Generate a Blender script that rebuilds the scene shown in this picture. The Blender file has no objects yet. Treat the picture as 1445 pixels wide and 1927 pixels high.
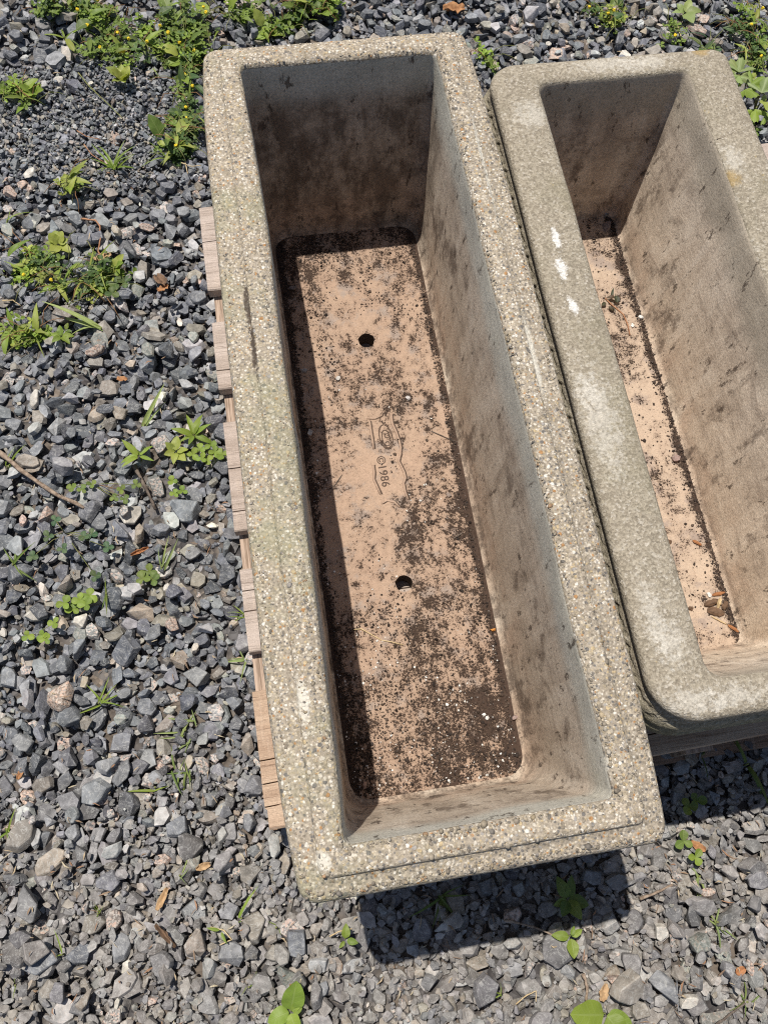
import bpy, bmesh, math, random
import numpy as np
from mathutils import Vector, Matrix, Euler, noise as mnoise

random.seed(7)
rng = np.random.default_rng(11)
S = bpy.context.scene
COL = S.collection
R0 = 0.43                      # height of the nearer trough's rim above the gravel
PZ = 0.10                      # height of the pallet's deck above the gravel

# ------------------------------------------------------------------ camera, sky, sun, exposure
cam = bpy.data.cameras.new('camera')
cam.sensor_fit = 'VERTICAL'; cam.sensor_height = 24.0
FPX = 1611.7
cam.lens = FPX / 1927 * 24.0
cam.clip_start = 0.02; cam.clip_end = 500
camo = bpy.data.objects.new('camera', cam); COL.objects.link(camo)
CLOC = Vector((-0.13361, -0.47737, 0.86826 + R0))
CROT = Euler((0.35744, -0.045798, -0.158017), 'XYZ')
camo.location = CLOC; camo.rotation_euler = CROT
S.camera = camo
SUNV = Vector((0.165, -0.288, -1.0)).normalized()       # the way the light travels
sl = bpy.data.lights.new('sun', 'SUN'); sl.energy = 4.6; sl.angle = math.radians(0.53); sl.color = (1.0, 0.94, 0.845)
so = bpy.data.objects.new('sun', sl); COL.objects.link(so)
so.rotation_euler = SUNV.to_track_quat('-Z', 'Y').to_euler(); so.location = (-1, 2, 5)
W = bpy.data.worlds.new('World'); S.world = W; W.use_nodes = True
wn = W.node_tree
sky = wn.nodes.new('ShaderNodeTexSky'); sky.sky_type = 'NISHITA'; sky.sun_disc = False
sky.sun_elevation = math.asin(-SUNV.z); sky.sun_rotation = math.atan2(-SUNV.x, -SUNV.y)
sky.air_density = 1.0; sky.dust_density = 1.2; sky.ozone_density = 0.7
bg = wn.nodes['Background']; bg.inputs['Strength'].default_value = 0.068
wn.links.new(sky.outputs[0], bg.inputs['Color'])
vs = S.view_settings
vs.view_transform = 'Standard'; vs.look = 'None'; vs.gamma = 1.0; vs.exposure = 0.2; vs.use_curve_mapping = False
S.cycles.use_denoising = False; S.cycles.filter_width = 1.15

MROT = CROT.to_matrix()
def at(px, py, z=0.0):
    """the point at height z that the photograph shows at (px, py)"""
    d = MROT @ Vector(((px - 722.5) / FPX, -(py - 963.5) / FPX, -1.0))
    return CLOC + d * ((z - CLOC.z) / d.z)

# ------------------------------------------------------------------ node helpers
class NT:
    def __init__(s, name):
        s.m = bpy.data.materials.new(name); s.m.use_nodes = True
        s.t = s.m.node_tree; s.n = s.t.nodes; s.l = s.t.links
        s.p = s.n['Principled BSDF']
        s.tc = s.n.new('ShaderNodeTexCoord'); s.obj = s.tc.outputs['Object']
    def put(s, sock, v):
        if hasattr(v, 'is_output'): s.l.new(v, sock)
        elif isinstance(v, (tuple, list)):
            v = tuple(v)
            sock.default_value = v if len(v) == len(sock.default_value) else v + (1.0,)
        else: sock.default_value = v
    def map(s, scale=(1, 1, 1), loc=(0, 0, 0), rot=(0, 0, 0), vec=None):
        n = s.n.new('ShaderNodeMapping'); s.l.new(vec or s.obj, n.inputs[0])
        n.inputs['Location'].default_value = loc; n.inputs['Rotation'].default_value = rot; n.inputs['Scale'].default_value = scale
        return n.outputs[0]
    def noise(s, scale, detail=4, rough=0.55, vec=None, dist=0.0, col=False):
        n = s.n.new('ShaderNodeTexNoise'); s.l.new(vec or s.obj, n.inputs['Vector'])
        n.inputs['Scale'].default_value = scale; n.inputs['Detail'].default_value = detail
        n.inputs['Roughness'].default_value = rough; n.inputs['Distortion'].default_value = dist
        return n.outputs['Color' if col else 'Fac']
    def vor(s, scale, vec=None, feature='F1', rnd=1.0):
        n = s.n.new('ShaderNodeTexVoronoi'); s.l.new(vec or s.obj, n.inputs['Vector'])
        n.feature = feature; n.inputs['Scale'].default_value = scale; n.inputs['Randomness'].default_value = rnd
        return n.outputs['Distance'], n.outputs['Color']
    def ramp(s, fac, stops, interp='LINEAR'):
        n = s.n.new('ShaderNodeValToRGB'); n.color_ramp.interpolation = interp
        e = n.color_ramp.elements
        while len(e) < len(stops): e.new(0.5)
        for q, (pos, c) in zip(e, stops):
            q.position = pos
            q.color = (c, c, c, 1) if isinstance(c, (int, float)) else tuple(c) + (1,)
        s.put(n.inputs[0], fac); return n.outputs[0]
    def mix(s, fac, a, b, mode='MIX'):
        n = s.n.new('ShaderNodeMix'); n.data_type = 'RGBA'; n.blend_type = mode
        s.put(n.inputs[0], fac); s.put(n.inputs[6], a); s.put(n.inputs[7], b); return n.outputs[2]
    def math(s, op, a, b=0.0, c=0.0, clamp=False):
        n = s.n.new('ShaderNodeMath'); n.operation = op; n.use_clamp = clamp
        s.put(n.inputs[0], a); s.put(n.inputs[1], b); s.put(n.inputs[2], c); return n.outputs[0]
    def step(s, v, lo, hi):
        n = s.n.new('ShaderNodeMapRange'); n.interpolation_type = 'SMOOTHSTEP'
        s.put(n.inputs[0], v); n.inputs[1].default_value = lo; n.inputs[2].default_value = hi
        return n.outputs[0]
    def xyz(s, vec=None):
        n = s.n.new('ShaderNodeSeparateXYZ'); s.l.new(vec or s.obj, n.inputs[0]); return n.outputs
    def bump(s, h, strength=0.5, dist=0.001, prev=None):
        n = s.n.new('ShaderNodeBump'); n.inputs['Strength'].default_value = strength; n.inputs['Distance'].default_value = dist
        s.put(n.inputs['Height'], h)
        if prev: s.l.new(prev, n.inputs['Normal'])
        return n.outputs[0]
    def attr(s, name):
        n = s.n.new('ShaderNodeAttribute'); n.attribute_name = name; return n.outputs
    def info(s):
        return s.n.new('ShaderNodeObjectInfo').outputs
    def blot(s, c, rad, nz, amp=0.9, soft=0.35):
        """a stain with a ragged outline around local point c"""
        v = s.map(scale=(1 / rad[0], 1 / rad[1], 1 / rad[2]), loc=(-c[0] / rad[0], -c[1] / rad[1], -c[2] / rad[2]))
        n = s.n.new('ShaderNodeVectorMath'); n.operation = 'LENGTH'; s.l.new(v, n.inputs[0])
        d = s.math('ADD', n.outputs['Value'], s.math('MULTIPLY', s.math('SUBTRACT', nz, 0.5), amp * 4))
        return s.math('SUBTRACT', 1.0, s.step(d, 1.0 - soft, 1.0 + soft))
    def done(s, col, rough=0.9, normal=None, spec=0.3):
        s.put(s.p.inputs['Base Color'], col); s.put(s.p.inputs['Roughness'], rough)
        s.p.inputs['Specular IOR Level'].default_value = spec
        if normal: s.l.new(normal, s.p.inputs['Normal'])
        return s.m

# ------------------------------------------------------------------ materials
def mat_stone(name, per_object):
    t = NT(name)
    if per_object: o = t.info(); base, alpha = o['Color'], o['Alpha']
    else: o = t.attr('stone_colour'); base, alpha = o['Color'], o['Alpha']
    vec = t.obj if not per_object else t.map(scale=(0.02, 0.02, 0.02))
    n1 = t.noise(90, 4, .6, vec); n2 = t.noise(420, 3, .6, vec); n3 = t.noise(1100, 2, .6, vec)
    c = t.mix(1.0, base, t.ramp(n1, [(0.28, .58), (0.5, .98), (0.72, 1.5)]), 'MULTIPLY')
    c = t.mix(t.math('MULTIPLY', t.step(n2, .55, .70), .5), c, t.mix(.5, base, (.42, .41, .39)))      # pale dust and chips
    d, vc = t.vor(430, vec)
    sp = t.ramp(t.xyz(vc)[0], [(0.0, (.06, .055, .05)), (.3, (.22, .2, .19)), (.5, (.5, .46, .41)), (.8, (.62, .42, .33))], 'CONSTANT')
    c = t.mix(t.math('MULTIPLY', alpha, .62), c, sp)                                                    # speckled granite
    vein = t.math('ABSOLUTE', t.math('SUBTRACT', t.noise(60, 3, .6, vec, 1.2), .5))
    c = t.mix(t.math('MULTIPLY', t.math('SUBTRACT', 1.0, t.step(vein, .004, .022)), .38), c, (.48, .48, .46))
    h = t.math('ADD', n1, t.math('MULTIPLY', n2, .4))
    nb = t.bump(h, .55, .0022, t.bump(n3, .3, .0006))
    return t.done(c, t.ramp(n2, [(.3, .5), (.7, .75)]), nb, .35)
M_GRAVEL = mat_stone('gravel_stone', False)
M_STONE = mat_stone('loose_stone', True)

def mat_soil():
    t = NT('soil_under_gravel')
    d, vc = t.vor(48); d2, vc2 = t.vor(110)
    c = t.mix(.55, t.ramp(t.xyz(vc)[0], [(0, (.05, .052, .06)), (.4, (.085, .09, .1)), (.7, (.12, .115, .11)), (.95, (.2, .17, .14))], 'CONSTANT'),
              t.ramp(t.xyz(vc2)[1], [(0, (.035, .03, .028)), (.5, (.08, .075, .075)), (.9, (.14, .12, .1))], 'CONSTANT'))
    c = t.mix(1.0, c, (1.5, 1.45, 1.4), 'MULTIPLY')
    c = t.mix(t.step(t.noise(9, 5), .5, .66), c, (.14, .115, .095))
    nb = t.bump(t.math('ADD', d, t.math('MULTIPLY', d2, .4)), 1.0, .012)
    return t.done(c, .9, nb)
M_SOIL = mat_soil()

PEB = [(0.0, (.54, .49, .41)), (.14, (.46, .395, .30)), (.28, (.34, .285, .205)), (.44, (.23, .195, .15)), (.57, (.48, .425, .345)),
       (.67, (.15, .14, .13)), (.77, (.64, .60, .53)), (.84, (.43, .34, .21)), (.92, (.36, .20, .09)), (.96, (.30, .28, .26))]
def mat_aggregate():
    t = NT('exposed_aggregate_concrete')
    x, y, z = t.xyz()
    wv = t.map(vec=t.mix(.0016, t.obj, t.noise(180, 2, .5, col=True), 'LINEAR_LIGHT'))
    d1, c1 = t.vor(190, wv); d2, c2 = t.vor(340, wv)
    a = t.ramp(t.xyz(c1)[0], PEB, 'CONSTANT'); b = t.ramp(t.xyz(c2)[1], PEB, 'CONSTANT')
    fg = t.noise(300, 4, .8)
    cem = t.mix(t.noise(35, 5, .6), (.25, .21, .163), (.40, .348, .277))
    c = t.mix(t.math('SUBTRACT', 1, t.step(d2, .36, .58)), cem, b)
    big = t.math('MULTIPLY', t.math('SUBTRACT', 1, t.step(d1, .34, .46)), t.step(t.xyz(c1)[2], .55, .6))
    c = t.mix(big, c, a)
    c = t.mix(1.0, c, t.ramp(fg, [(.3, .55), (.5, 1.0), (.7, 1.35)]), 'MULTIPLY')
    g = t.math('MULTIPLY', t.step(t.noise(11, 5, .65), .46, .66), t.math('SUBTRACT', 1, t.step(x, -.17, .0)))
    c = t.mix(t.math('MULTIPLY', g, .40), c, (.26, .265, .155))                    # algae film on the left side
    c = t.mix(t.math('MULTIPLY', t.step(t.noise(19, 6, .7), .56, .72), .4), c, (.16, .135, .095))
    nz = t.noise(240, 3)
    q1, q2 = at(465, 575, R0), at(477, 652, R0)
    for bc, br in (((q1.x, q1.y, .33), (.0032, .036, .03)), ((q2.x, q2.y, .33), (.0030, .030, .03))):
        c = t.mix(t.math('MULTIPLY', t.blot(bc, br, nz, .7), .85), c, (.05, .035, .028))
    for bc, br in (((.160, .30, .33), (.003, .09, .02)), ((.163, .01, .33), (.004, .05, .02)), ((-.155, -.35, .33), (.006, .02, .02)), ((-.155, -.50, .33), (.007, .009, .02)), ((.13, -.455, .33), (.006, .009, .02))):
        c = t.mix(t.math('MULTIPLY', t.blot(bc, br, nz, .5), .7), c, (.66, .63, .55))
    h = t.math('ADD', t.math('MULTIPLY', t.math('SUBTRACT', 1, d2), .6), t.math('MULTIPLY', big, .5))
    return t.done(c, .88, t.bump(h, .7, .0016, t.bump(t.noise(700, 2), .3, .0006)), .25)
M_AGG = mat_aggregate()

def mat_pebble():
    t = NT('aggregate_pebble')
    o = t.attr('stone_colour')
    c = t.mix(1.0, o['Color'], t.ramp(t.noise(500, 3), [(.3, .72), (.7, 1.22)]), 'MULTIPLY')
    return t.done(c, .7, t.bump(t.noise(900, 2), .25, .0004), .35)
M_PEB = mat_pebble()

def mat_wall(name, top, tone=1.0, lipa=(.44, .43, .36), lipb=(.62, .615, .55), mott=.0):
    t = NT(name)
    x, y, z = t.xyz()
    st = t.noise(26, 6, .65, t.map(scale=(1, 1, .22)), .6)
    st2 = t.noise(46, 7, .74, t.map(scale=(.30, .30, 1), loc=(1, 2, 3)), .5)
    fine = t.noise(330, 4, .8)
    c = t.ramp(st, [(.28, (.40 * tone, .325 * tone, .252 * tone)), (.5, (.57 * tone, .482 * tone, .385 * tone)), (.72, (.67 * tone, .59 * tone, .49 * tone))])
    c = t.mix(t.math('MULTIPLY', t.step(st2, .47, .66), .55), c, (.27 * tone, .215 * tone, .168 * tone))
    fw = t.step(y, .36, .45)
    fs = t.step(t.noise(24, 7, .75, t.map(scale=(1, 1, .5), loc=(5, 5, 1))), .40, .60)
    c = t.mix(t.math('MULTIPLY', fw, t.math('ADD', .35, t.math('MULTIPLY', fs, .55))), c, (.115, .088, .068))                     # far wall darkened: stains, plus its shade painted into the colour
    pk = t.math('MULTIPLY', t.math('SUBTRACT', 1, t.step(z, .04, .15)), t.step(t.noise(14, 4), .35, .6))
    c = t.mix(t.math('MULTIPLY', pk, .55), c, (.53, .385, .285))
    lip = t.math('MULTIPLY', t.step(t.math('ADD', z, t.math('MULTIPLY', t.noise(10, 3), .05)), top - .055, top - .012), .72)
    c = t.mix(lip, c, t.mix(t.noise(30, 4), lipa, lipb))
    sp = t.step(t.math('ADD', t.noise(62, 6, .75, t.map(scale=(1, 1, .45))), mott * .6), .605, .66)
    c = t.mix(t.math('MULTIPLY', sp, .8), c, (.06, .042, .032))
    big = t.math('MULTIPLY', t.step(t.math('ADD', t.noise(20, 7, .72, t.map(scale=(1, 1, .6), loc=(3, 1, 0))), mott), .555, .67), t.math('SUBTRACT', 1, t.step(z, top - .12, top - .03)))
    c = t.mix(t.math('MULTIPLY', big, .75), c, (.13, .096, .073))
    low = t.math('MULTIPLY', t.math('SUBTRACT', 1, t.step(t.math('SUBTRACT', z, t.math('MULTIPLY', fw, .03)), .035, .085)), t.step(t.noise(40, 7, .75), .47, .57))
    c = t.mix(t.math('MULTIPLY', low, .6), c, (.085, .062, .05))
    c = t.mix(1.0, c, t.ramp(fine, [(.3, .62), (.5, 1.0), (.7, 1.3)]), 'MULTIPLY')
    h = t.math('ADD', t.math('MULTIPLY', st, .5), t.math('MULTIPLY', st2, .8))
    return t.done(c, .93, t.bump(h, .5, .003, t.bump(fine, .6, .0012)), .2)
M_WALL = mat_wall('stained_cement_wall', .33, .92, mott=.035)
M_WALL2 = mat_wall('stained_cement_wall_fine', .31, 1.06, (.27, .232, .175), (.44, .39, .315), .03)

def mat_floor(name, hx, y0, y1, load, nearb=.075, ca=(.415, .288, .212), cb=(.475, .352, .262)):
    t = NT(name)
    x, y, z = t.xyz()
    fine = t.noise(380, 4, .82); mid = t.noise(110, 5, .75); soft = t.noise(13, 3)
    c = t.mix(soft, ca, cb)
    c = t.mix(t.step(t.noise(30, 5, .7), .50, .66), c, (.37, .30, .255))
    c = t.mix(1.0, c, t.ramp(fine, [(.3, .62), (.5, 1.0), (.7, 1.18)]), 'MULTIPLY')
    edge = t.step(t.math('ABSOLUTE', x), hx - .018, hx - .003)
    near = t.math('SUBTRACT', 1, t.step(y, y0 + .02, y0 + .33))
    far = t.step(y, y1 - .12, y1 - .03)
    n = t.math('ADD', t.math('MULTIPLY', t.math('ADD', t.math('MULTIPLY', t.noise(9, 5, .6, t.map(scale=(1.5, .8, 1))), .45), t.math('MULTIPLY', t.noise(28, 7, .72), .55)), .95), t.math('MULTIPLY', mid, .42))
    n = t.math('ADD', n, t.math('MULTIPLY', fine, .80))
    nze = t.noise(60, 4)
    keep = t.blot((-.006, .0, .03), (.028, .075, .05), nze, .6, .6)
    b = t.math('ADD', t.math('MULTIPLY', edge, .16), t.math('ADD', t.math('MULTIPLY', near, nearb), t.math('MULTIPLY', far, .05)))
    n = t.math('SUBTRACT', t.math('ADD', t.math('ADD', n, b), load), t.math('MULTIPLY', keep, .09))
    m = t.step(n, 1.11, 1.19)
    film = t.step(n, .97, 1.15)
    c = t.mix(t.math('MULTIPLY', film, .55), c, (.175, .112, .085))                       # thin reddish film round the soil
    dirt = t.mix(t.noise(300, 3, .7), (.020, .013, .010), (.095, .063, .049))
    c = t.mix(t.math('MULTIPLY', m, .96), c, dirt)
    c = t.mix(t.math('MULTIPLY', t.step(t.noise(240, 3, .6, t.map(loc=(4, 2, 1))), .68, .73), .55), c, (.62, .6, .58))
    h = t.math('ADD', t.math('MULTIPLY', m, .7), t.math('MULTIPLY', fine, .5))
    return t.done(c, .95, t.bump(h, 1.0, .0026), .15)
M_FLOOR = mat_floor('trough_floor_dirty', .117, -.444, .444, -0.035)
M_FLOOR2 = mat_floor('trough_floor_dusty', .068, -.33, .40, -.06, -.03, (.46, .345, .26), (.54, .435, .34))

def mat_smooth_concrete():
    t = NT('fine_weathered_concrete')
    x, y, z = t.xyz()
    fine = t.noise(330, 4, .8); d, vc = t.vor(400)
    c = t.mix(t.noise(9, 6, .6), (.245, .21, .16), (.37, .325, .258))
    sp = t.ramp(t.xyz(vc)[0], [(0, (.18, .152, .112)), (.35, (.34, .30, .23)), (.7, (.45, .405, .325)), (.93, (.60, .56, .49))], 'CONSTANT')
    c = t.mix(.42, c, sp)
    c = t.mix(t.math('MULTIPLY', t.step(t.noise(6, 5, .7), .48, .7), .38), c, (.22, .20, .13))
    nz = t.noise(120, 5, .7); nz2 = t.noise(130, 7, .8)
    c = t.mix(t.math('MULTIPLY', t.step(t.noise(48, 5, .7, t.map(loc=(2, 5, 1))), .66, .72), .6), c, (.40, .30, .12))   # ochre lichen
    c = t.mix(t.math('MULTIPLY', t.step(t.noise(40, 6, .75, t.map(loc=(7, 1, 3))), .60, .70), .45), c, (.56, .52, .45))
    for px, py, rx, ry in ((1047, 450, .0045, .016), (1056, 502, .006, .014), (1079, 578, .005, .011)):
        q = at(px, py, .41)
        c = t.mix(t.math('MULTIPLY', t.blot((q.x - P2C[0], q.y - P2C[1], .31), (rx, ry, .02), nz2, 1.25, .3), .85), c, (.72, .71, .68))
    for px, py, rx, ry in ((1130, 790, .018, .055), (1230, 1165, .009, .036), (1260, 1210, .014, .02), (1310, 1320, .03, .011), (1380, 1310, .03, .01), (1105, 735, .012, .02), (1335, 50, .02, .02), (1000, 215, .02, .02), (1140, 120, .04, .012), (1215, 118, .03, .012), (1285, 215, .016, .016), (1380, 300, .01, .02)):
        q = at(px, py, .41)
        c = t.mix(t.math('MULTIPLY', t.blot((q.x - P2C[0], q.y - P2C[1], .31), (rx, ry, .03), nz2, 1.7, .5), .45), c, (.58, .55, .49))
    for px, py, rx, ry in ((1315, 345, .012, .016), (1370, 335, .015, .012), (1150, 555, .012, .01), (1318, 95, .01, .01)):
        q = at(px, py, .41)
        c = t.mix(t.math('MULTIPLY', t.blot((q.x - P2C[0], q.y - P2C[1], .31), (rx, ry, .03), nz2, .8, .5), .7), c, (.36, .25, .10))
    low = t.math('SUBTRACT', 1, t.step(z, .25, .295))
    c = t.mix(t.math('MULTIPLY', low, .5), c, (.20, .205, .135))
    c = t.mix(1.0, c, t.ramp(fine, [(.3, .62), (.5, 1.0), (.7, 1.3)]), 'MULTIPLY')
    return t.done(c, .92, t.bump(t.math('ADD', fine, t.math('MULTIPLY', d, .6)), .8, .0016), .2)
P2C = (.378, .024)             # centre of the second trough
M_CONC2 = mat_smooth_concrete()

def mat_wood(name, a, b, dark, rough_lines=1.0):
    t = NT(name)
    g = t.noise(30, 6, .65, t.map(scale=(.12, 1.6, 1.6)), .4)
    g2 = t.noise(190, 4, .7, t.map(scale=(.07, 1.4, 1.4)))
    saw = t.noise(160, 2, .5, t.map(scale=(1.0, .12, .5)))
    c = t.mix(t.step(g, .32, .66), a, b)
    c = t.mix(t.math('MULTIPLY', t.step(g2, .54, .68), .75), c, dark)
    c = t.mix(t.math('MULTIPLY', t.step(saw, .55, .7), .18), c, (.62, .5, .4))
    c = t.mix(1.0, c, t.ramp(t.noise(500, 3, .7), [(.3, .78), (.7, 1.18)]), 'MULTIPLY')
    h = t.math('ADD', t.math('MULTIPLY', g2, 1.0), t.math('MULTIPLY', saw, .5))
    return t.done(c, .85, t.bump(h, .9, .003), .2)
M_WOOD = [mat_wood('weathered_pink_pine', (.38, .31, .265), (.50, .42, .37), (.21, .16, .13)),
          mat_wood('weathered_grey_pine', (.36, .29, .245), (.47, .39, .34), (.19, .145, .115)),
          mat_wood('sawn_orange_pine', (.37, .255, .18), (.50, .37, .27), (.20, .125, .085)),
          mat_wood('dark_brown_pine', (.25, .155, .10), (.36, .235, .16), (.11, .065, .04))]

def mat_leaf():
    t = NT('weed_leaf')
    o = t.info()
    uv = t.attr('leaf_uv')['Vector']
    u = t.xyz(uv)
    c = t.mix(1.0, o['Color'], t.ramp(t.noise(120, 4, .6), [(.3, .72), (.7, 1.28)]), 'MULTIPLY')
    mid = t.math('SUBTRACT', 1, t.step(t.math('ABSOLUTE', u[1]), .02, .12))
    vein = t.math('SUBTRACT', 1, t.step(t.math('ABSOLUTE', t.math('SUBTRACT', t.math('FRACT', t.math('ADD', t.math('MULTIPLY', u[0], 6), t.math('MULTIPLY', t.math('ABSOLUTE', u[1]), -1.3))), .5)), .03, .12))
    k = t.math('MAXIMUM', t.math('MULTIPLY', mid, .5), t.math('MULTIPLY', vein, .22))
    c = t.mix(k, c, t.mix(.6, c, (.34, .40, .16)))
    c = t.mix(t.math('MULTIPLY', t.step(t.noise(260, 3), .66, .72), .35), c, (.22, .15, .05))
    t.done(c, .5, t.bump(t.math('SUBTRACT', 0, k), .4, .0008), .35)
    tr = t.n.new('ShaderNodeBsdfTranslucent'); t.put(tr.inputs[0], t.mix(1.0, c, (1.25, 1.3, .55), 'MULTIPLY'))
    mx = t.n.new('ShaderNodeMixShader'); mx.inputs[0].default_value = .3
    t.l.new(t.p.outputs[0], mx.inputs[1]); t.l.new(tr.outputs[0], mx.inputs[2])
    t.l.new(mx.outputs[0], t.n['Material Output'].inputs[0])
    return t.m
M_LEAF = mat_leaf()

def mat_foliage():
    t = NT('small_weed_leaves')
    o = t.attr('stone_colour')
    c = t.mix(1.0, o['Color'], t.ramp(t.noise(200, 3), [(.3, .75), (.7, 1.25)]), 'MULTIPLY')
    t.done(c, .55, None, .3)
    tr = t.n.new('ShaderNodeBsdfTranslucent'); t.put(tr.inputs[0], t.mix(1.0, c, (1.25, 1.3, .55), 'MULTIPLY'))
    mx = t.n.new('ShaderNodeMixShader'); mx.inputs[0].default_value = .28
    t.l.new(t.p.outputs[0], mx.inputs[1]); t.l.new(tr.outputs[0], mx.inputs[2])
    t.l.new(mx.outputs[0], t.n['Material Output'].inputs[0])
    return t.m
M_FOL = mat_foliage()

def mat_plain(name, a, b, scale=120, rough=.85, stretch=(1, 1, 1)):
    t = NT(name)
    n = t.noise(scale, 4, .65, t.map(scale=stretch))
    c = t.mix(t.step(n, .3, .7), a, b)
    return t.done(c, rough, t.bump(n, .5, .001), .25)
M_STEM = mat_plain('weed_stem', (.13, .17, .05), (.24, .22, .09))
M_RSTEM = mat_plain('reddish_stem', (.20, .10, .05), (.30, .17, .08))
M_STRAW = mat_plain('dry_straw', (.42, .31, .17), (.58, .46, .28))
M_TWIG = mat_plain('twig_bark', (.15, .105, .075), (.36, .28, .215), 160)
M_DTWIG = mat_plain('dark_twig_bark', (.07, .055, .045), (.18, .145, .12), 160)
M_ROOT = mat_plain('rusty_rootlet', (.28, .13, .07), (.42, .23, .13))
M_DRY = mat_plain('dry_leaf', (.22, .10, .045), (.43, .23, .11), 90)
M_TAN = mat_plain('tan_dry_leaf', (.30, .19, .10), (.48, .33, .19), 90)
M_BARK = mat_plain('bark_chip', (.07, .045, .03), (.20, .125, .08), 150, stretch=(.2, 1, 1))
M_RUST = mat_plain('rust_bark_chip', (.24, .10, .04), (.40, .19, .09), 150, stretch=(.2, 1, 1))
M_YEL = mat_plain('yellow_petals', (.72, .50, .02), (.80, .62, .05))
M_DIRT_SHADE = mat_plain('groove_dirt_and_painted_shade', (.05, .034, .027), (.13, .09, .068), 500)  # groove dirt; also painted shade in drain holes and beside scroll ridges
M_RIDGE = mat_plain('cast_ridge', (.36, .25, .19), (.44, .325, .245), 400)
M_CRACK = mat_plain('crack_line', (.10, .075, .055), (.17, .13, .1), 300)
M_ORANGE = mat_plain('orange_bead', (.62, .24, .03), (.72, .32, .05))

# ------------------------------------------------------------------ object helpers
def link(name, me, mat=None, parent=None, loc=None, rot=None, scale=None):
    o = bpy.data.objects.new(name, me); COL.objects.link(o)
    if mat is not None and me is not None and not me.materials: me.materials.append(mat)
    if parent is not None: o.parent = parent
    if loc is not None: o.location = loc
    if rot is not None: o.rotation_euler = rot
    if scale is not None: o.scale = scale
    return o
def thing(name, label, cat, loc=(0, 0, 0), rz=0.0, group=None):
    o = bpy.data.objects.new(name, None); COL.objects.link(o); o.empty_display_size = .02
    o.location = loc; o.rotation_euler = (0, 0, rz); return tag(o, label, cat, group)
def tag(o, label, cat, group=None):
    o['label'] = label; o['category'] = cat
    if group: o['group'] = group
    return o
def mesh(name, verts, faces, smooth=False, mats=None, fm=None):
    me = bpy.data.meshes.new(name); me.from_pydata([tuple(v) for v in verts], [], faces)
    for m in mats or []: me.materials.append(m)
    if fm is not None: me.polygons.foreach_set('material_index', fm)
    if smooth: me.polygons.foreach_set('use_smooth', [True] * len(me.polygons))
    me.update(); return me
def tri_mesh(name, V, T, colours=None, smooth=False):
    """one mesh from numpy arrays of corners and triangles, with an optional colour per vertex"""
    me = bpy.data.meshes.new(name)
    me.vertices.add(len(V)); me.vertices.foreach_set('co', np.ascontiguousarray(V, np.float32).ravel())
    me.loops.add(len(T) * 3); me.loops.foreach_set('vertex_index', np.ascontiguousarray(T, np.int32).ravel())
    me.polygons.add(len(T)); me.polygons.foreach_set('loop_start', np.arange(0, len(T) * 3, 3, dtype=np.int32))
    me.polygons.foreach_set('use_smooth', np.full(len(T), smooth, bool))
    if colours is not None:
        a = me.attributes.new('stone_colour', 'FLOAT_COLOR', 'POINT')
        a.data.foreach_set('color', np.ascontiguousarray(colours, np.float32).ravel())
    me.update(calc_edges=True); me.validate(); return me
def tube(name, pts, rad, sides=6, smooth=True):
    pts = [Vector(p) for p in pts]; n = len(pts)
    V, F = [], []
    for i, p in enumerate(pts):
        d = (pts[min(i + 1, n - 1)] - pts[max(i - 1, 0)]).normalized()
        u = d.cross(Vector((0, 0, 1)));  u = u.normalized() if u.length > 1e-4 else Vector((1, 0, 0))
        w = d.cross(u); r = rad[i] if isinstance(rad, (list, tuple)) else rad
        for k in range(sides):
            a = 2 * math.pi * k / sides; V.append(p + (u * math.cos(a) + w * math.sin(a)) * r)
    for i in range(n - 1):
        for k in range(sides):
            k2 = (k + 1) % sides
            F.append((i * sides + k, i * sides + k2, (i + 1) * sides + k2, (i + 1) * sides + k))
    F.append(tuple(range(sides - 1, -1, -1))); F.append(tuple((n - 1) * sides + k for k in range(sides)))
    return mesh(name, V, F, smooth)
def nz3(x, y, z): return mnoise.noise(Vector((x, y, z)))

# ------------------------------------------------------------------ stones
def hull_template(rs, n, flat, rnd=0.0, bevel=0.0):
    """an angular crushed stone: hull of points in a slab, half extent about 1"""
    bm = bmesh.new()
    ang = rs.uniform(0, 2 * math.pi, n)
    asp = rs.uniform(.48, .95)
    if not rnd:                                   # a split slab: a many-cornered outline, top and bottom face not quite parallel
        k = int(rs.integers(5, 9)); aa = np.sort((np.arange(k) + rs.uniform(-.38, .38, k)) * 2 * math.pi / k)
        tx, ty = rs.normal(0, .28, 2) * flat; sh = rs.normal(0, .10, 2)
        for a in aa:
            rr = rs.uniform(.70, 1.06); x, y = math.cos(a) * rr, math.sin(a) * rr * asp
            q = rs.uniform(.78, 1.0)
            bm.verts.new((x * q + sh[0], y * q + sh[1], flat * rs.uniform(.86, 1.05) + tx * x + ty * y))
            bm.verts.new((x, y, -flat * rs.uniform(.3, 1.0)))
        n = 0
    for i in range(n):
        r = rs.uniform(.72, 1.08) if i < n * .75 else rs.uniform(.1, .8)
        z = (rs.choice([-1, 1]) * rs.uniform(.55, 1.0)) * flat
        if rnd: z *= math.sqrt(max(.06, 1 - (r * .82) ** 2)) * 1.2
        bm.verts.new((math.cos(ang[i]) * r, math.sin(ang[i]) * r * asp, z + .12 * flat * math.cos(ang[i])))
    g = bmesh.ops.convex_hull(bm, input=bm.verts)
    bmesh.ops.delete(bm, geom=[v for v in bm.verts if not v.link_faces], context='VERTS')
    if bevel:
        bmesh.ops.dissolve_limit(bm, angle_limit=.16, verts=bm.verts, edges=bm.edges)
        bmesh.ops.bevel(bm, geom=bm.edges[:], offset=bevel, segments=1, affect='EDGES', profile=.5)
    bmesh.ops.triangulate(bm, faces=bm.faces)
    bm.normal_update()
    return bm
TPL = []
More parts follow.
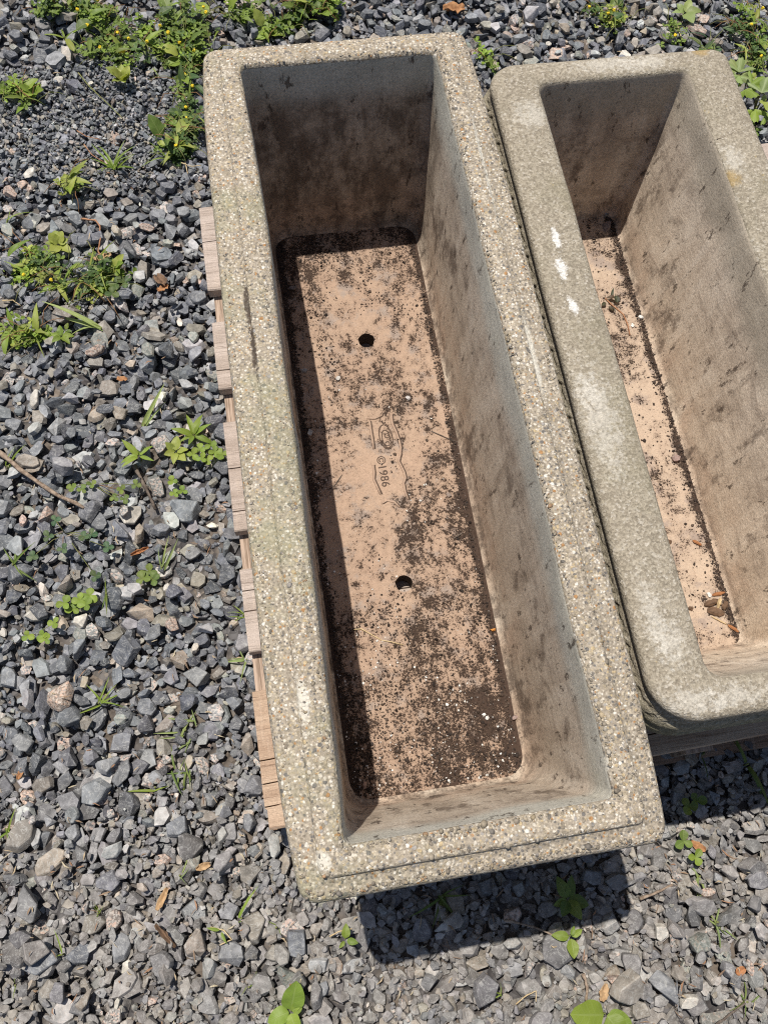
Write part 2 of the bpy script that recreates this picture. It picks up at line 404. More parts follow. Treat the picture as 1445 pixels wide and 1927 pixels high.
for i in range(48):
    kind = i % 8
    b = hull_template(rng, int(rng.integers(11, 17)), (.13, .20, .30, .17, .46, .24, .52, .36)[kind], rnd=1 if kind in (4, 6) else 0)
    b.verts.ensure_lookup_table()
    TPL.append((np.array([v.co[:] for v in b.verts]), np.array([[v.index for v in f.verts] for f in b.faces]), float(max(abs(v.co.z) for v in b.verts))))
    b.free()
PAL = np.array([(.112, .119, .136, 0), (.078, .084, .098, 0), (.155, .163, .180, 0), (.210, .215, .226, 0), (.34, .345, .35, .15), (.215, .195, .168, 0),
                (.29, .245, .195, .1), (.40, .285, .23, .8), (.54, .51, .455, .22), (.195, .215, .195, .3), (.30, .30, .305, .9)])
PW = np.array([.25, .13, .23, .13, .055, .10, .03, .012, .008, .03, .025]); PW /= PW.sum()

# height field of the gravel bed, used to rest one stone on the others
GX0, GY0, GX1, GY1, CELL = -1.35, -1.35, 2.0, 2.05, .003
HN = (int((GX1 - GX0) / CELL), int((GY1 - GY0) / CELL))
H = np.full(HN, -.022)
gx = (np.arange(HN[0]) * CELL + GX0)[:, None]; gy = (np.arange(HN[1]) * CELL + GY0)[None, :]
H += .022 * np.clip((-.40 - gy) / .22, 0, 1)
H += .004 * np.sin(gx * 9 + 1) * np.cos(gy * 7.3) + .003 * np.sin(gx * 23 + gy * 17)
H0 = H.copy()
def hrect(x, y, r):
    i0 = max(0, int((x - r - GX0) / CELL)); i1 = min(HN[0], int((x + r - GX0) / CELL) + 2)
    j0 = max(0, int((y - r - GY0) / CELL)); j1 = min(HN[1], int((y + r - GY0) / CELL) + 2)
    return i0, i1, j0, j1
def hground(x, y, r=.008):
    i0, i1, j0, j1 = hrect(x, y, r); return float(H[i0:i1, j0:j1].mean())
def settle(x, y, s, k, spin, tilt, sink=.62):
    """rest a stone of half size s at (x, y); returns its matrix and raises the bed"""
    V, T, cz = TPL[k] if isinstance(k, int) else k
    i0, i1, j0, j1 = hrect(x, y, s)
    h = H[i0:i1, j0:j1]
    dx = gx[i0:i1] - x; dy = gy[:, j0:j1] - y
    rr = (dx * dx + dy * dy) / (s * s * .8)
    m = rr < 1.0
    if not m.any(): return None
    hm = h[m]; base = hm.mean() + .35 * hm.std()
    q = max(1, (h.shape[0]) // 4)
    sx = (h[-q:].mean() - h[:q].mean()) / (1.4 * s); sy = (h[:, -q:].mean() - h[:, :q].mean()) / (1.4 * s)
    nrm = Vector((-np.clip(sx, -.55, .55) * .8 + tilt[0], -np.clip(sy, -.55, .55) * .8 + tilt[1], 1)).normalized()
    zc = base + cz * s * sink
    M = Matrix.Translation((x, y, zc)) @ nrm.to_track_quat('Z', 'Y').to_matrix().to_4x4() @ Matrix.Rotation(spin, 4, 'Z') @ Matrix.Scale(s, 4)
    top = zc + cz * s * np.sqrt(np.clip(1 - rr * .75, 0, 1)) - (nrm.x * dx + nrm.y * dy) / nrm.z
    H[i0:i1, j0:j1] = np.where(m, np.maximum(h, top), h)
    return M
def in_pallet(x, y): return (-.17 < x < .95) and (-.385 < y < .50)
def in_view(x, y):
    # the part of the bed that the photograph frames, with a margin
    return -.72 < x < 1.1 and -.88 < y < 1.28
def stone_colour(y, x):
    c = PAL[rng.choice(len(PAL), p=PW)].copy()
    c[:3] *= rng.uniform(.72, 1.35) * rng.uniform(.965, 1.035, 3)
    warm = min(1.0, max(0.0, (-.25 - y) / .35)) * .8 * rng.uniform(.35, 1.0)       # dustier, browner bed at the near end
    c[:3] = c[:3] * (1 - warm) + np.array((.275, .246, .218)) * rng.uniform(.75, 1.1) * warm
    return c
VV, TT, CC, off = [], [], [], 0
def add_stone(M, k, c):
    global off
    V, T, _ = TPL[k]
    m = np.array(M); VV.append(V @ m[:3, :3].T + m[:3, 3]); TT.append(T + off)
    CC.append(np.broadcast_to(c, (len(V), 4))); off += len(V)
def fine_zone(x, y):
    return 1.0 if ((x + .42) / .17) ** 2 + ((y - .86) / .13) ** 2 < 1 else 0.0
def scatter(n, lo, med, hi, sig, area, tries=3, tl=.16, sink=.62, skip=None):
    x0, y0, x1, y1 = area
    for _ in range(n):
        s = float(np.clip(med * math.exp(rng.normal(0, sig)), lo, hi))
        best = None
        for _t in range(tries):
            x = rng.uniform(x0, x1); y = rng.uniform(y0, y1)
            i = min(HN[0] - 1, max(0, int((x - GX0) / CELL))); j = min(HN[1] - 1, max(0, int((y - GY0) / CELL)))
            hh = H[i, j] - H0[i, j]
            if best is None or hh < best[0]: best = (hh, x, y)
        _, x, y = best
        if in_pallet(x, y) and rng.random() > .12: continue
        if skip == 'view' and in_view(x, y): continue
        if fine_zone(x, y) and s > .009 and rng.random() < .8: s *= .4
        k = int(rng.integers(len(TPL)))
        M = settle(x, y, s, k, rng.uniform(0, 6.28), rng.normal(0, tl, 2), sink)
        if M is not None: add_stone(M, k, stone_colour(y, x))
VIEW = (-.72, -.88, 1.1, 1.28)
scatter(5200, .013, .018, .028, .25, (GX0, GY0, GX1, GY1), 2, skip='view')
scatter(8200, .007, .0124, .024, .33, VIEW, 3)
scatter(7500, .005, .0105, .021, .36, VIEW, 3)
scatter(9000, .0028, .0050, .009, .35, VIEW, 3, .3)
scatter(4200, .0022, .0040, .0075, .35, VIEW, 5, .35)
scatter(4600, .007, .0122, .023, .33, VIEW, 3, .12, .66)

gxs = [-60, -8, GX0] + [GX0 + (GX1 - GX0) * i / 40 for i in range(1, 40)] + [GX1, 8, 60]
gys = [-60, -8, GY0] + [GY0 + (GY1 - GY0) * i / 60 for i in range(1, 60)] + [GY1, 8, 60]
def bed(x, y): return -.022 + .024 * min(1, max(0, (-.40 - y) / .22))
gv = [(x, y, bed(x, y)) for y in gys for x in gxs]; nx_ = len(gxs)
ground = link('ground', mesh('ground', gv, [(j * nx_ + i, j * nx_ + i + 1, (j + 1) * nx_ + i + 1, (j + 1) * nx_ + i) for j in range(len(gys) - 1) for i in range(nx_ - 1)]), M_SOIL)
ground['kind'] = 'structure'


# the larger stones, each an object of its own lying on the bed
BIG = []
BMESH = []
for i in range(30):
    b = hull_template(rng, int(rng.integers(12, 19)), (.20, .32, .44, .26, .60)[i % 5], rnd=1 if i % 5 == 4 else 0, bevel=.045)
    b.verts.ensure_lookup_table()
    me = bpy.data.meshes.new('stone'); b.to_mesh(me); me.materials.append(M_STONE)
    BIG.append((np.array([v.co[:] for v in b.verts]), None, float(max(abs(v.co.z) for v in b.verts)))); BMESH.append(me); b.free()
# (px, py, half size mm, palette row) of stones one can find in the photograph
KEY = [(1315, 48, 27, 7), (1290, 68, 12, 8), (180, 662, 22, 7), (245, 965, 24, 8), (213, 245, 20, 7), (55, 325, 18, 8), (105, 140, 15, 8), (275, 420, 16, 7), (300, 830, 20, 10),
       (310, 665, 21, 4), (280, 663, 19, 9), (58, 745, 25, 8), (180, 775, 20, 6), (225, 770, 20, 6), (235, 1120, 19, 3), (150, 1165, 13, 8), (322, 1175, 14, 7), (235, 1222, 29, 0),
       (315, 1105, 12, 8), (240, 1115, 20, 4), (60, 1155, 18, 8), (260, 1005, 20, 6), (180, 975, 21, 2), (345, 390, 21, 3), (130, 35, 22, 5), (240, 440, 20, 10), (255, 470, 19, 10),
       (195, 1500, 18, 7), (210, 1535, 11, 7), (305, 1620, 15, 7), (475, 1745, 28, 5), (270, 1325, 20, 2), (230, 1450, 26, 3), (205, 1440, 22, 3), (60, 1575, 15, 4), (135, 1570, 16, 3),
       (335, 1560, 20, 2), (485, 1600, 13, 6), (520, 1585, 16, 6), (390, 1580, 15, 5), (175, 1740, 22, 5), (60, 1725, 17, 5), (230, 1785, 21, 3), (90, 1800, 27, 2), (150, 1800, 22, 0),
       (600, 1815, 17, 4), (660, 1820, 22, 4), (560, 1770, 22, 2), (540, 1835, 20, 9), (605, 1860, 14, 3), (990, 1820, 15, 10), (1065, 1832, 16, 4), (1145, 1835, 18, 6), (1185, 1795, 16, 5),
       (1235, 1750, 14, 8), (1305, 1770, 23, 9), (1325, 1680, 16, 7), (1345, 1710, 14, 5), (1285, 1880, 17, 8), (1355, 1800, 15, 9), (1240, 1850, 27, 3), (1150, 1840, 15, 7), (1200, 1900, 20, 5),
       (830, 1740, 15, 4), (930, 1735, 14, 8), (780, 1785, 15, 3), (1110, 1650, 18, 3), (1365, 1465, 11, 5), (1295, 1430, 14, 6), (1340, 1500, 17, 2), (940, 15, 16, 5), (690, 20, 22, 0), (765, 30, 18, 3),
       (840, 60, 12, 5), (955, 60, 15, 3), (1065, 40, 15, 6), (1225, 35, 15, 5), (1035, 70, 8, 8), (1180, 65, 11, 7), (1390, 60, 16, 10), (1370, 30, 15, 2), (40, 30, 20, 2), (30, 60, 17, 0), (95, 85, 15, 2)]
nst = 0
def big_stone(x, y, s, c, sink=.55, tl=.16):
    global nst
    k = int(rng.integers(len(BIG)))
    M = settle(x, y, s, BIG[k], rng.uniform(0, 6.28), rng.normal(0, tl, 2), sink)
    if M is None: return
    o = link('stone', BMESH[k], parent=ground); o.matrix_world = M
    o.color = tuple(float(v) for v in c); nst += 1
for px, py, r, row in KEY:
    q = at(px, py, .008); c = PAL[row].copy(); c[:3] *= rng.uniform(.8, 1.08)
    big_stone(q.x, q.y, r / 1000 * .95, c)
tries = 0
while nst < 292 and tries < 4000:
    tries += 1
    px = rng.uniform(5, 1440); py = rng.uniform(5, 1920); q = at(px, py, .008)
    if (-.19 < q.x < .93 and -.47 < q.y < .62) or fine_zone(q.x, q.y): continue
    inside = 385 < px < 1440 and 60 < py < 1690 and px > 385 + (py - 90) * .115 and py < 1705 - (px - 570) * .17
    if inside: continue
    s = float(np.clip(.0165 * math.exp(rng.normal(0, .25)), .012, .027))
    big_stone(q.x, q.y, s, stone_colour(q.y, q.x))
scatter(2600, .002, .0036, .0065, .3, VIEW, 4, .35)          # last small chips between them
scatter(9000, .002, .0050, .011, .42, (-.72, -.88, 1.1, -.36), 3, .22)
scatter(4500, .0022, .0042, .0085, .35, (-.62, .70, -.22, 1.02), 3, .3)
scatter(3600, .002, .0040, .008, .4, VIEW, 5, .28)
gravel = link('gravel', tri_mesh('gravel', np.concatenate(VV), np.concatenate(TT), np.concatenate(CC)), M_GRAVEL, ground)
gravel['kind'] = 'stuff'; gravel['label'] = 'bed of crushed blue grey slate and mixed stone chips'

# ------------------------------------------------------------------ swept troughs
def ring(hx, hy, r, nx, ny, nc, cy=0.0, cf=(1, 1, 1, 1)):
    R = [max(1e-4, min(r * f, hx * .95, hy * .95)) for f in cf]; P = []
    def corner(cx, cyy, a0, q):
        for i in range(nc + 1):
            a = a0 + (math.pi / 2) * i / nc; P.append((cx + q * math.cos(a), cyy + q * math.sin(a)))
    def side(p, q, n):
        for i in range(1, n): P.append((p[0] + (q[0] - p[0]) * i / n, p[1] + (q[1] - p[1]) * i / n))
    corner(hx - R[0], -hy + R[0], -math.pi / 2, R[0]); side((hx, -hy + R[0]), (hx, hy - R[1]), ny)
    corner(hx - R[1], hy - R[1], 0, R[1]); side((hx - R[1], hy), (-hx + R[2], hy), nx)
    corner(-hx + R[2], hy - R[2], math.pi / 2, R[2]); side((-hx, hy - R[2]), (-hx, -hy + R[3]), ny)
    corner(-hx + R[3], -hy + R[3], math.pi, R[3]); side((-hx + R[3], -hy), (hx - R[0], -hy), nx)
    return [(x, y + cy) for x, y in P]
def sweep(name, HX, HY, prof, nx, ny, nc, mats, wob, relief=None, cf=(1, 1, 1, 1), bow=None):
    """prof rows: inset x, inset y, corner radius, z, material, wobble, y shift"""
    V, F, FM = [], [], []; n = None; rings = []
    for kk, (dx, dy, r, z, mi, wb, cy) in enumerate(prof):
        P = ring(HX - dx, HY - dy, r, nx, ny, nc, cy, cf); n = len(P); R = []
        s = 0.0
        for i, (x, y) in enumerate(P):
            if i: s += math.hypot(x - P[i - 1][0], y - P[i - 1][1])
            ox = oy = oz = 0.0
            ln = math.hypot(x / HX, y / HY) or 1
            if relief and kk < 50:
                e = relief(s, z)
                if e:
                    a, b = P[i - 1], P[(i + 1) % n]; tx, ty = b[0] - a[0], b[1] - a[1]; L = math.hypot(tx, ty) or 1
                    ox += ty / L * e; oy -= tx / L * e
            if wb:
                f = wob
                ox += wb * (nz3(x * f, y * f, z * f * .6) * 1.0 + nz3(x * f * 4 + 9, y * f * 4, z * f * 3) * .35)
                oy += wb * (nz3(x * f + 5, y * f + 3, z * f * .6) * .8 + nz3(x * f * 4, y * f * 4 + 7, z * f * 3) * .3)
                oz += wb * .5 * nz3(x * f * 2 + 2, y * f * 2, z * f * 2 + 8)
            if bow: ox += bow(x, y, z, kk)
            R.append((x + ox, y + oy, z + oz))
        rings.append(R); V += R
    for k in range(len(rings) - 1):
        for i in range(n):
            j = (i + 1) % n
            F.append((k * n + i, k * n + j, (k + 1) * n + j, (k + 1) * n + i)); FM.append(prof[k + 1][4])
    me = mesh(name, V, F, True, mats, FM)
    return me, rings
def plate(name, loop, holes, z, nh=22, up=True):
    """a flat face with round holes"""
    bm = bmesh.new(); E = []
    def lp(P):
        vs_ = [bm.verts.new(p) for p in P]
        for i in range(len(vs_)): E.append(bm.edges.new((vs_[i], vs_[(i + 1) % len(vs_)])))
    lp(loop)
    for hx, hy, r in holes:
        lp([(hx + (r + .0006 * math.sin(5 * a) + .0004 * math.cos(9 * a)) * math.cos(a), hy + r * math.sin(a), z) for a in [2 * math.pi * i / nh for i in range(nh)]])
    bmesh.ops.triangle_fill(bm, edges=E, use_beauty=True, normal=(0, 0, 1 if up else -1))
    bm.normal_update()
    for f in bm.faces:
        if (f.normal.z > 0) != up: f.normal_flip()
    me = bpy.data.meshes.new(name); bm.to_mesh(me); bm.free(); return me
def hole_wall(name, hx, hy, r, z0, z1, n=22):
    V = []
    for z in (z1, z0):
        for i in range(n):
            a = 2 * math.pi * i / n
            V.append((hx + (r + .0006 * math.sin(5 * a) + .0004 * math.cos(9 * a)) * math.cos(a), hy + r * math.sin(a), z))
    return mesh(name, V, [(i, n + i, n + (i + 1) % n, (i + 1) % n) for i in range(n)], True)

# ---- the nearer, exposed-aggregate trough
HX1, HY1 = .18, .5359
T1 = thing('concrete_planter', 'long rectangular concrete planter with pebbly exposed aggregate rim and dirty empty trough', 'planter', (0, 0, PZ), 0, 'concrete planters on the pallet')
pr = [(.034, .034, .02, .0, 0, 0, 0), (.031, .031, .02, .004, 0, .0006, 0), (.028, .028, .02, .12, 0, .001, 0), (.023, .023, .02, .255, 0, .001, 0),
      (.020, .020, .02, .268, 0, .0006, 0), (.004, .004, .016, .273, 0, .0006, 0), (.001, .001, .016, .278, 0, .0008, 0), (0, 0, .016, .29, 0, .0009, 0), (0, 0, .016, .312, 0, .0009, 0),
      (.0014, .0014, .016, .3175, 0, .0009, 0), (.0045, .0045, .015, .3208, 0, .0008, 0), (.010, .010, .013, .3220, 0, .0008, 0), (.0193, .0193, .010, .3228, 0, .0007, 0),
      (.0201, .0201, .010, .3255, 0, .0006, 0), (.0210, .0210, .010, .3290, 0, .0006, 0), (.0235, .0235, .009, .3302, 0, .0007, 0), (.032, .032, .008, .3305, 0, .0008, 0),
      (.041, .041, .008, .3300, 0, .0012, 0), (.0450, .0450, .008, .3280, 0, .0018, 0), (.0468, .0468, .008, .3235, 0, .0024, 0), (.0475, .0475, .008, .316, 1, .0028, 0)]
for i in range(1, 15):
    q = i / 14
    pr.append((.0475 + .010 * q, .0475 + .036 * q, .008 + .020 * q, .316 - .266 * q, 1, .0035 * (1 - .45 * q) + .001, 0))
pr += [(.0590, .0850, .028, .041, 1, .0018, 0), (.0612, .0880, .028, .034, 1, .0010, 0), (.0640, .0915, .028, .030, 1, 0, 0)]
def bow1(x, y, z, kk):
    """the long sides of the casting belly out a little; the left inner edge leans in"""
    if abs(x) < .09: return 0.0
    k = 1 - min(1, abs(y) / HY1) ** 6
    if kk < 13:
        f = (.35, .4, .5, .6, .7, .9, 1, 1, 1, 1, 1, .8, .12)[kk]
        return (.0085 if x > 0 else -.0115) * k * f
    if kk >= 16 and x < 0: return .0065 * (1 - min(1, abs(y) / .49) ** 4) * min(1, max(0, (z - .03) / .25)) * (.4 if kk == 16 else 1)
    return 0.0
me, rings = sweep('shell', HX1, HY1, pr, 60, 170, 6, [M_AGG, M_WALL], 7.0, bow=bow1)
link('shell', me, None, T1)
HOLES = [(.006, .234, .0128), (-.001, -.165, .0122)]
link('trough_floor', plate('trough_floor', rings[-1], HOLES, .030), M_FLOOR, T1)
link('base_plate', plate('base_plate', rings[0], HOLES, .0, up=False), M_AGG, T1)
for hx, hy, r in HOLES:
    link('drain_hole', hole_wall('drain_hole', hx, hy, r, 0, .030), M_DIRT_SHADE, T1)  # soiled hole walls, coloured dark to paint in the shade inside

# pebbles standing proud of the rim, too small to pick apart
def pebble_cloud(name, spots, colours, parent, mat, flat=.5, smooth=True):
    V0, T0 = [], []
    bm = bmesh.new(); bmesh.ops.create_icosphere(bm, subdivisions=1, radius=1); bm.verts.ensure_lookup_table()
    v0 = np.array([v.co[:] for v in bm.verts]); t0 = np.array([[v.index for v in f.verts] for f in bm.faces]); bm.free()
    Vs, Ts, Cs = [], [], []
    for i, ((x, y, z, s), c) in enumerate(zip(spots, colours)):
        a = rng.uniform(0, 6.28); R = np.array([[math.cos(a), -math.sin(a), 0], [math.sin(a), math.cos(a), 0], [0, 0, 1]])
        v = v0 * rng.uniform(.72, 1.25, (len(v0), 1)) * np.array([s, s * rng.uniform(.55, .95), s * flat * rng.uniform(.7, 1.2)])
        Vs.append(v @ R.T + np.array((x, y, z))); Ts.append(t0 + i * len(v0)); Cs.append(np.broadcast_to(np.append(c, 1), (len(v0), 4)))
    o = link(name, tri_mesh(name, np.concatenate(Vs), np.concatenate(Ts), np.concatenate(Cs), smooth), mat, parent)
    o['kind'] = 'stuff'; return o
PC = np.array([c for _, c in PEB]); PCW = np.array([.10, .15, .17, .16, .08, .11, .03, .11, .06, .08]); PCW /= PCW.sum()
spots, cols = [], []
def rim_z(d):
    if d < .0045: return .3185
    if d < .0195: return .3220
    if d < .0215: return .3262
    return .3302
for _ in range(8200):
    per = rng.uniform(0, 2 * (HX1 + HY1)); d = rng.uniform(.0045, .0445)
    if 0.0192 < d < .0225: continue
    if per < HX1: x, y = rng.uniform(-HX1 + d, HX1 - d), (HY1 - d) * rng.choice([-1, 1])
    elif per < 2 * HX1: x, y = rng.uniform(-HX1 + d, HX1 - d), -(HY1 - d)
    else: x, y = (HX1 - d) * rng.choice([-1, 1]), rng.uniform(-HY1 + d, HY1 - d)
    if d < .0192 and abs(x) > HX1 - .02: x += (.0085 if x > 0 else -.0115) * (1 - (abs(y) / HY1) ** 6) * (1 - d / .0195)
    near = max(0, (-y + .1) / .6)
    s = float(np.clip(.00098 * math.exp(rng.normal(0, .48)) * (1 + .35 * near), .0006, .0046))
    c = (PC[rng.choice(len(PC), p=PCW)] * .70 + np.array((.34, .29, .23)) * .30) * rng.uniform(.60, .98)
    spots.append((x, y, rim_z(d) - s * .12, s)); cols.append(c)
pebble_cloud('aggregate', spots, cols, T1, M_PEB, .22)

# the maker's stamp cast in the trough floor
cu = bpy.data.curves.new('stamp', 'FONT'); cu.body = '\u00a91986'; cu.size = .0175; cu.space_character = 1.05; cu.offset = .00015
tmp = bpy.data.objects.new('tmp_text', cu); COL.objects.link(tmp)
bpy.context.view_layer.update()
tme = bpy.data.meshes.new_from_object(tmp.evaluated_get(bpy.context.evaluated_depsgraph_get()))
bpy.data.objects.remove(tmp)
tme.materials.clear()
q = at(708, 860, PZ + .03)
stamp = link('stamp_lettering', tme, M_DIRT_SHADE, T1, (q.x, q.y, .0304), (0, 0, -math.pi / 2 + .03))
stamp['label'] = 'date stamp cast in the trough floor'
def on_floor(P, z=.0302): 
    out = []
    for px, py in P:
        q = at(px, py, PZ + z); out.append((q.x, q.y, z))
    return out
def ell(cx, cy, a, b, n, rot, z):
    q = at(cx, cy, PZ + z); o = []
    for i in range(n + 1):
        t = 2 * math.pi * i / n; x, y = a * math.cos(t), b * math.sin(t)
        o.append((q.x + x * math.cos(rot) - y * math.sin(rot), q.y + x * math.sin(rot) + y * math.cos(rot), z))
    return o
EM = [('emblem_oval', ell(726, 822, .0095, .0205, 28, .06, .0302), .0009, M_DIRT_SHADE), ('emblem_oval', ell(727, 826, .0060, .0150, 24, .06, .0302), .0008, M_DIRT_SHADE),
      ('emblem_ring', ell(728, 820, .0032, .0035, 14, 0, .0302), .0007, M_DIRT_SHADE), ('emblem_ring', ell(729, 835, .0032, .0035, 14, 0, .0302), .0007, M_DIRT_SHADE)]
scr = [[(736, 780), (738, 797), (745, 812), (750, 826), (754, 842), (753, 856), (750, 868), (754, 876), (760, 888), (763, 900), (759, 910), (762, 925), (768, 940)],
       [(690, 787), (705, 788), (718, 782)], [(695, 792), (698, 812), (701, 830), (703, 845)], [(702, 875), (704, 890), (703, 902), (709, 915), (716, 930)], [(718, 948), (728, 942), (742, 945), (752, 955)]]
for P in scr:
    EM.append(('emblem_scroll', on_floor(P, .0301), .0017, M_RIDGE))
    EM.append(('emblem_scroll', [(x + .0026, y - .0004, z) for x, y, z in on_floor(P, .0301)], .0009, M_DIRT_SHADE))  # dark line painting the shade on each ridge's lee side
for nm, P, r, m in EM:
    o = link(nm, tube(nm, P, r, 5), m, T1)

# ---- the second trough, with rounded corners and a carved band
HX2, HY2 = .175, .454
T2 = thing('concrete_planter', 'smaller smooth grey concrete planter with rounded corners and carved band, beside the pebbly one', 'planter', (P2C[0], P2C[1], PZ), 0, 'concrete planters on the pallet')
def relief(s, z):
    if z > .2895 or z < .19: return 0.0
    w = (z - .19) / .0995
    u = s / .047
    fr = u - math.floor(u); e = min(1, max(0, (fr - .58) / .42)); e = e * e * (3 - 2 * e)
    sk = e + .16 * math.sin(2 * math.pi * fr + .5) + .12 * nz3(s * 9, 3, 1)      # strands run level, then step down to the next
    p = .5 + .5 * math.cos(2 * math.pi * (w * 4.4 + sk))
    g = p ** 7                                              # narrow grooves between rounded strands
    env = min(1, w * 8) * min(1, max(0, (.97 - w)) * 12)
    return env * (.0013 * (1 - p) ** .6 - .0024 * g)
pr = [(.036, .036, .04, 0, 0, 0, 0), (.030, .030, .04, .006, 0, .0008, 0), (.026, .026, .04, .08, 0, .001, 0), (.018, .018, .04, .15, 0, .001, 0), (.010, .010, .042, .188, 0, .0008, 0)]
for i in range(41):
    q = i / 40; bu = .0028 - .0085 * math.sin(math.pi * min(1, (1 - q) * 1.1) ** .9); pr.append((bu, bu, .044, .190 + .1 * q, 0, .0004, 0))
pr += [(.0075, .0075, .044, .2905, 0, .0004, 0), (.0070, .0070, .044, .2925, 0, .0004, 0), (.0015, .0015, .046, .2940, 0, .0008, 0), (0, 0, .046, .297, 0, .001, 0), (0.0005, 0.0005, .046, .3035, 0, .001, 0),
       (.0030, .0030, .045, .3075, 0, .001, 0), (.0085, .0085, .042, .3098, 0, .0012, 0), (.030, .022, .030, .3105, 0, .0012, 0), (.057, .034, .020, .3103, 0, .0012, 0),
       (.0632, .0385, .018, .3092, 0, .0014, 0), (.0660, .0405, .017, .3065, 0, .0018, 0), (.0675, .0418, .017, .3020, 1, .0022, 0), (.0690, .0430, .018, .295, 1, .0026, 0), (.0700, .0440, .019, .285, 1, .0028, 0)]
for i in range(1, 15):
    q = i / 14; pr.append((.0700 + .0335 * q, .0440 + .0405 * q, .019 + .003 * q, .285 - .225 * q, 1, .0042 * (1 - .5 * q) + .001, .017 * q))
pr += [(.1050, .0870, .022, .054, 1, .001, .018), (.1085, .0900, .022, .050, 1, 0, .018)]
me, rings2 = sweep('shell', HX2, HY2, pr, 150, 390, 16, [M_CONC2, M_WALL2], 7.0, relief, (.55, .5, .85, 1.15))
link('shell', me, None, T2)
link('trough_floor', plate('trough_floor', rings2[-1], [], .050), M_FLOOR2, T2)
link('base_plate', plate('base_plate', rings2[0], [], 0, up=False), M_CONC2, T2)
def crack_path(P, z):
    return [(at(px, py, PZ + z)[0] - P2C[0], at(px, py, PZ + z)[1] - P2C[1], z) for px, py in P]
link('crack', tube('crack', crack_path([(1348, 262), (1362, 258), (1374, 252), (1390, 243)], .3102), .0005, 4), M_CRACK, T2)
# ------------------------------------------------------------------ the pallet
pal = thing('wooden_pallet', 'weathered low timber pallet under both concrete planters', 'pallet', (0, 0, 0))
def board(name, x0, x1, y0, y1, z0, z1, splits, mat, seed, skew=0.0, cut=None, nseg=26):
    """a board along x with splits along its grain; skew shifts the far end in y"""
    rs = random.Random(seed); sec = []
    e = .0018
    sec.append((y0, z0)); sec.append((y1, z0)); sec.append((y1, z1 - e)); sec.append((y1 - e, z1))
    ys = []
    for s in sorted(splits, reverse=True): ys.append((s + .0009, z1)); ys.append((s, z1 - .011)); ys.append((s - .0009, z1))
    if not ys:
        ys = [((y0 + y1) / 2, z1)]
    sec += ys; sec.append((y0 + e, z1)); sec.append((y0, z1 - e))
    n = len(sec); V, F = [], []
    for i in range(nseg + 1):
        t = i / nseg; t = t ** 1.6
        x = x0 + (x1 - x0) * t
        for (y, z) in sec:
            dx = 0
            if i == 0:
                dx = .0022 * nz3(y * 60, seed, z * 60)
                if cut and y < y0 + cut[1]: dx += cut[0] * (1 - (y - y0) / cut[1])
            V.append((x + dx, y + skew * (x - x0) + .0007 * nz3(x * 20, y * 30, seed), z + (.0006 * nz3(x * 30, y * 50, seed + 3) if z > z0 + .003 else 0)))
    for i in range(nseg):
        for k in range(n):
            k2 = (k + 1) % n; F.append((i * n + k, (i + 1) * n + k, (i + 1) * n + k2, i * n + k2))
    F.append(tuple(range(n))); F.append(tuple(nseg * n + k for k in range(n - 1, -1, -1)))
    o = link(name, mesh(name, V, F), mat, pal); return o
TH = .020
board('deck_board', -.2330, .985, .379, .548, PZ - TH, PZ, [.475], M_WOOD[0], 1, .022)
board('deck_board', -.2325, .990, .195, .318, PZ - TH, PZ, [.228], M_WOOD[0], 2, .012)
board('deck_board', -.2312, .986, -.043, .137, PZ - TH, PZ, [-.012, .058], M_WOOD[1], 3, .006)
board('deck_board', -.2295, .992, -.224, -.102, PZ - TH, PZ, [-.135, -.165], M_WOOD[0], 4, .004)
board('deck_board', -.2300, .988, -.460, -.279, PZ - TH, PZ, [-.372, -.402, -.431], M_WOOD[2], 5, .022, (.027, .024), 40)
def stringer(x0, x1, seed):
    V = [(x, y, z) for x in (x0, x1) for y in (-.452, .552) for z in (.014, PZ - TH - .0015)]
    n = 30; V, F = [], []
    for i in range(n + 1):
        y = -.452 + 1.004 * i / n
        for (x, z) in ((x0, .014), (x1, .014), (x1, PZ - TH - .0015), (x0, PZ - TH - .0015)):
            V.append((x + .001 * nz3(y * 9, z * 40, seed), y, z))
    for i in range(n):
        for k in range(4):
            k2 = (k + 1) % 4; F.append((i * 4 + k, i * 4 + k2, (i + 1) * 4 + k2, (i + 1) * 4 + k))
    F.append((3, 2, 1, 0)); F.append(tuple(n * 4 + k for k in range(4)))
    return mesh('stringer', V, F)
t = NT('stringer_pine')
g2 = t.noise(170, 4, .7, t.map(scale=(1.5, .06, 1.5)))
M_STR = t.done(t.mix(t.step(g2, .4, .65), (.46, .35, .275), (.20, .14, .10)), .85, t.bump(g2, .7, .002), .2)
for i, (a, b) in enumerate(((-.2265, -.186), (.355, .395), (.945, .985))):
    link('stringer', stringer(a, b, i), M_STR, pal)
for i, (a, b) in enumerate(((-.46, -.33), (-.06, .07), (.42, .55))):
    board('bottom_board', -.229, .985, a, b, -.004, .0125, [], M_WOOD[3], 20 + i)
# nail heads in the deck boards, above the outer stringer
for x, y in ((-.206, .515), (-.207, -.20)):
    bm = bmesh.new(); bmesh.ops.create_cone(bm, cap_ends=True, segments=10, radius1=.0042, radius2=.0036, depth=.0016)
    me = bpy.data.meshes.new('nail'); bm.to_mesh(me); bm.free()
    link('nail', me, M_DTWIG, pal, (x, y, PZ + .0006))

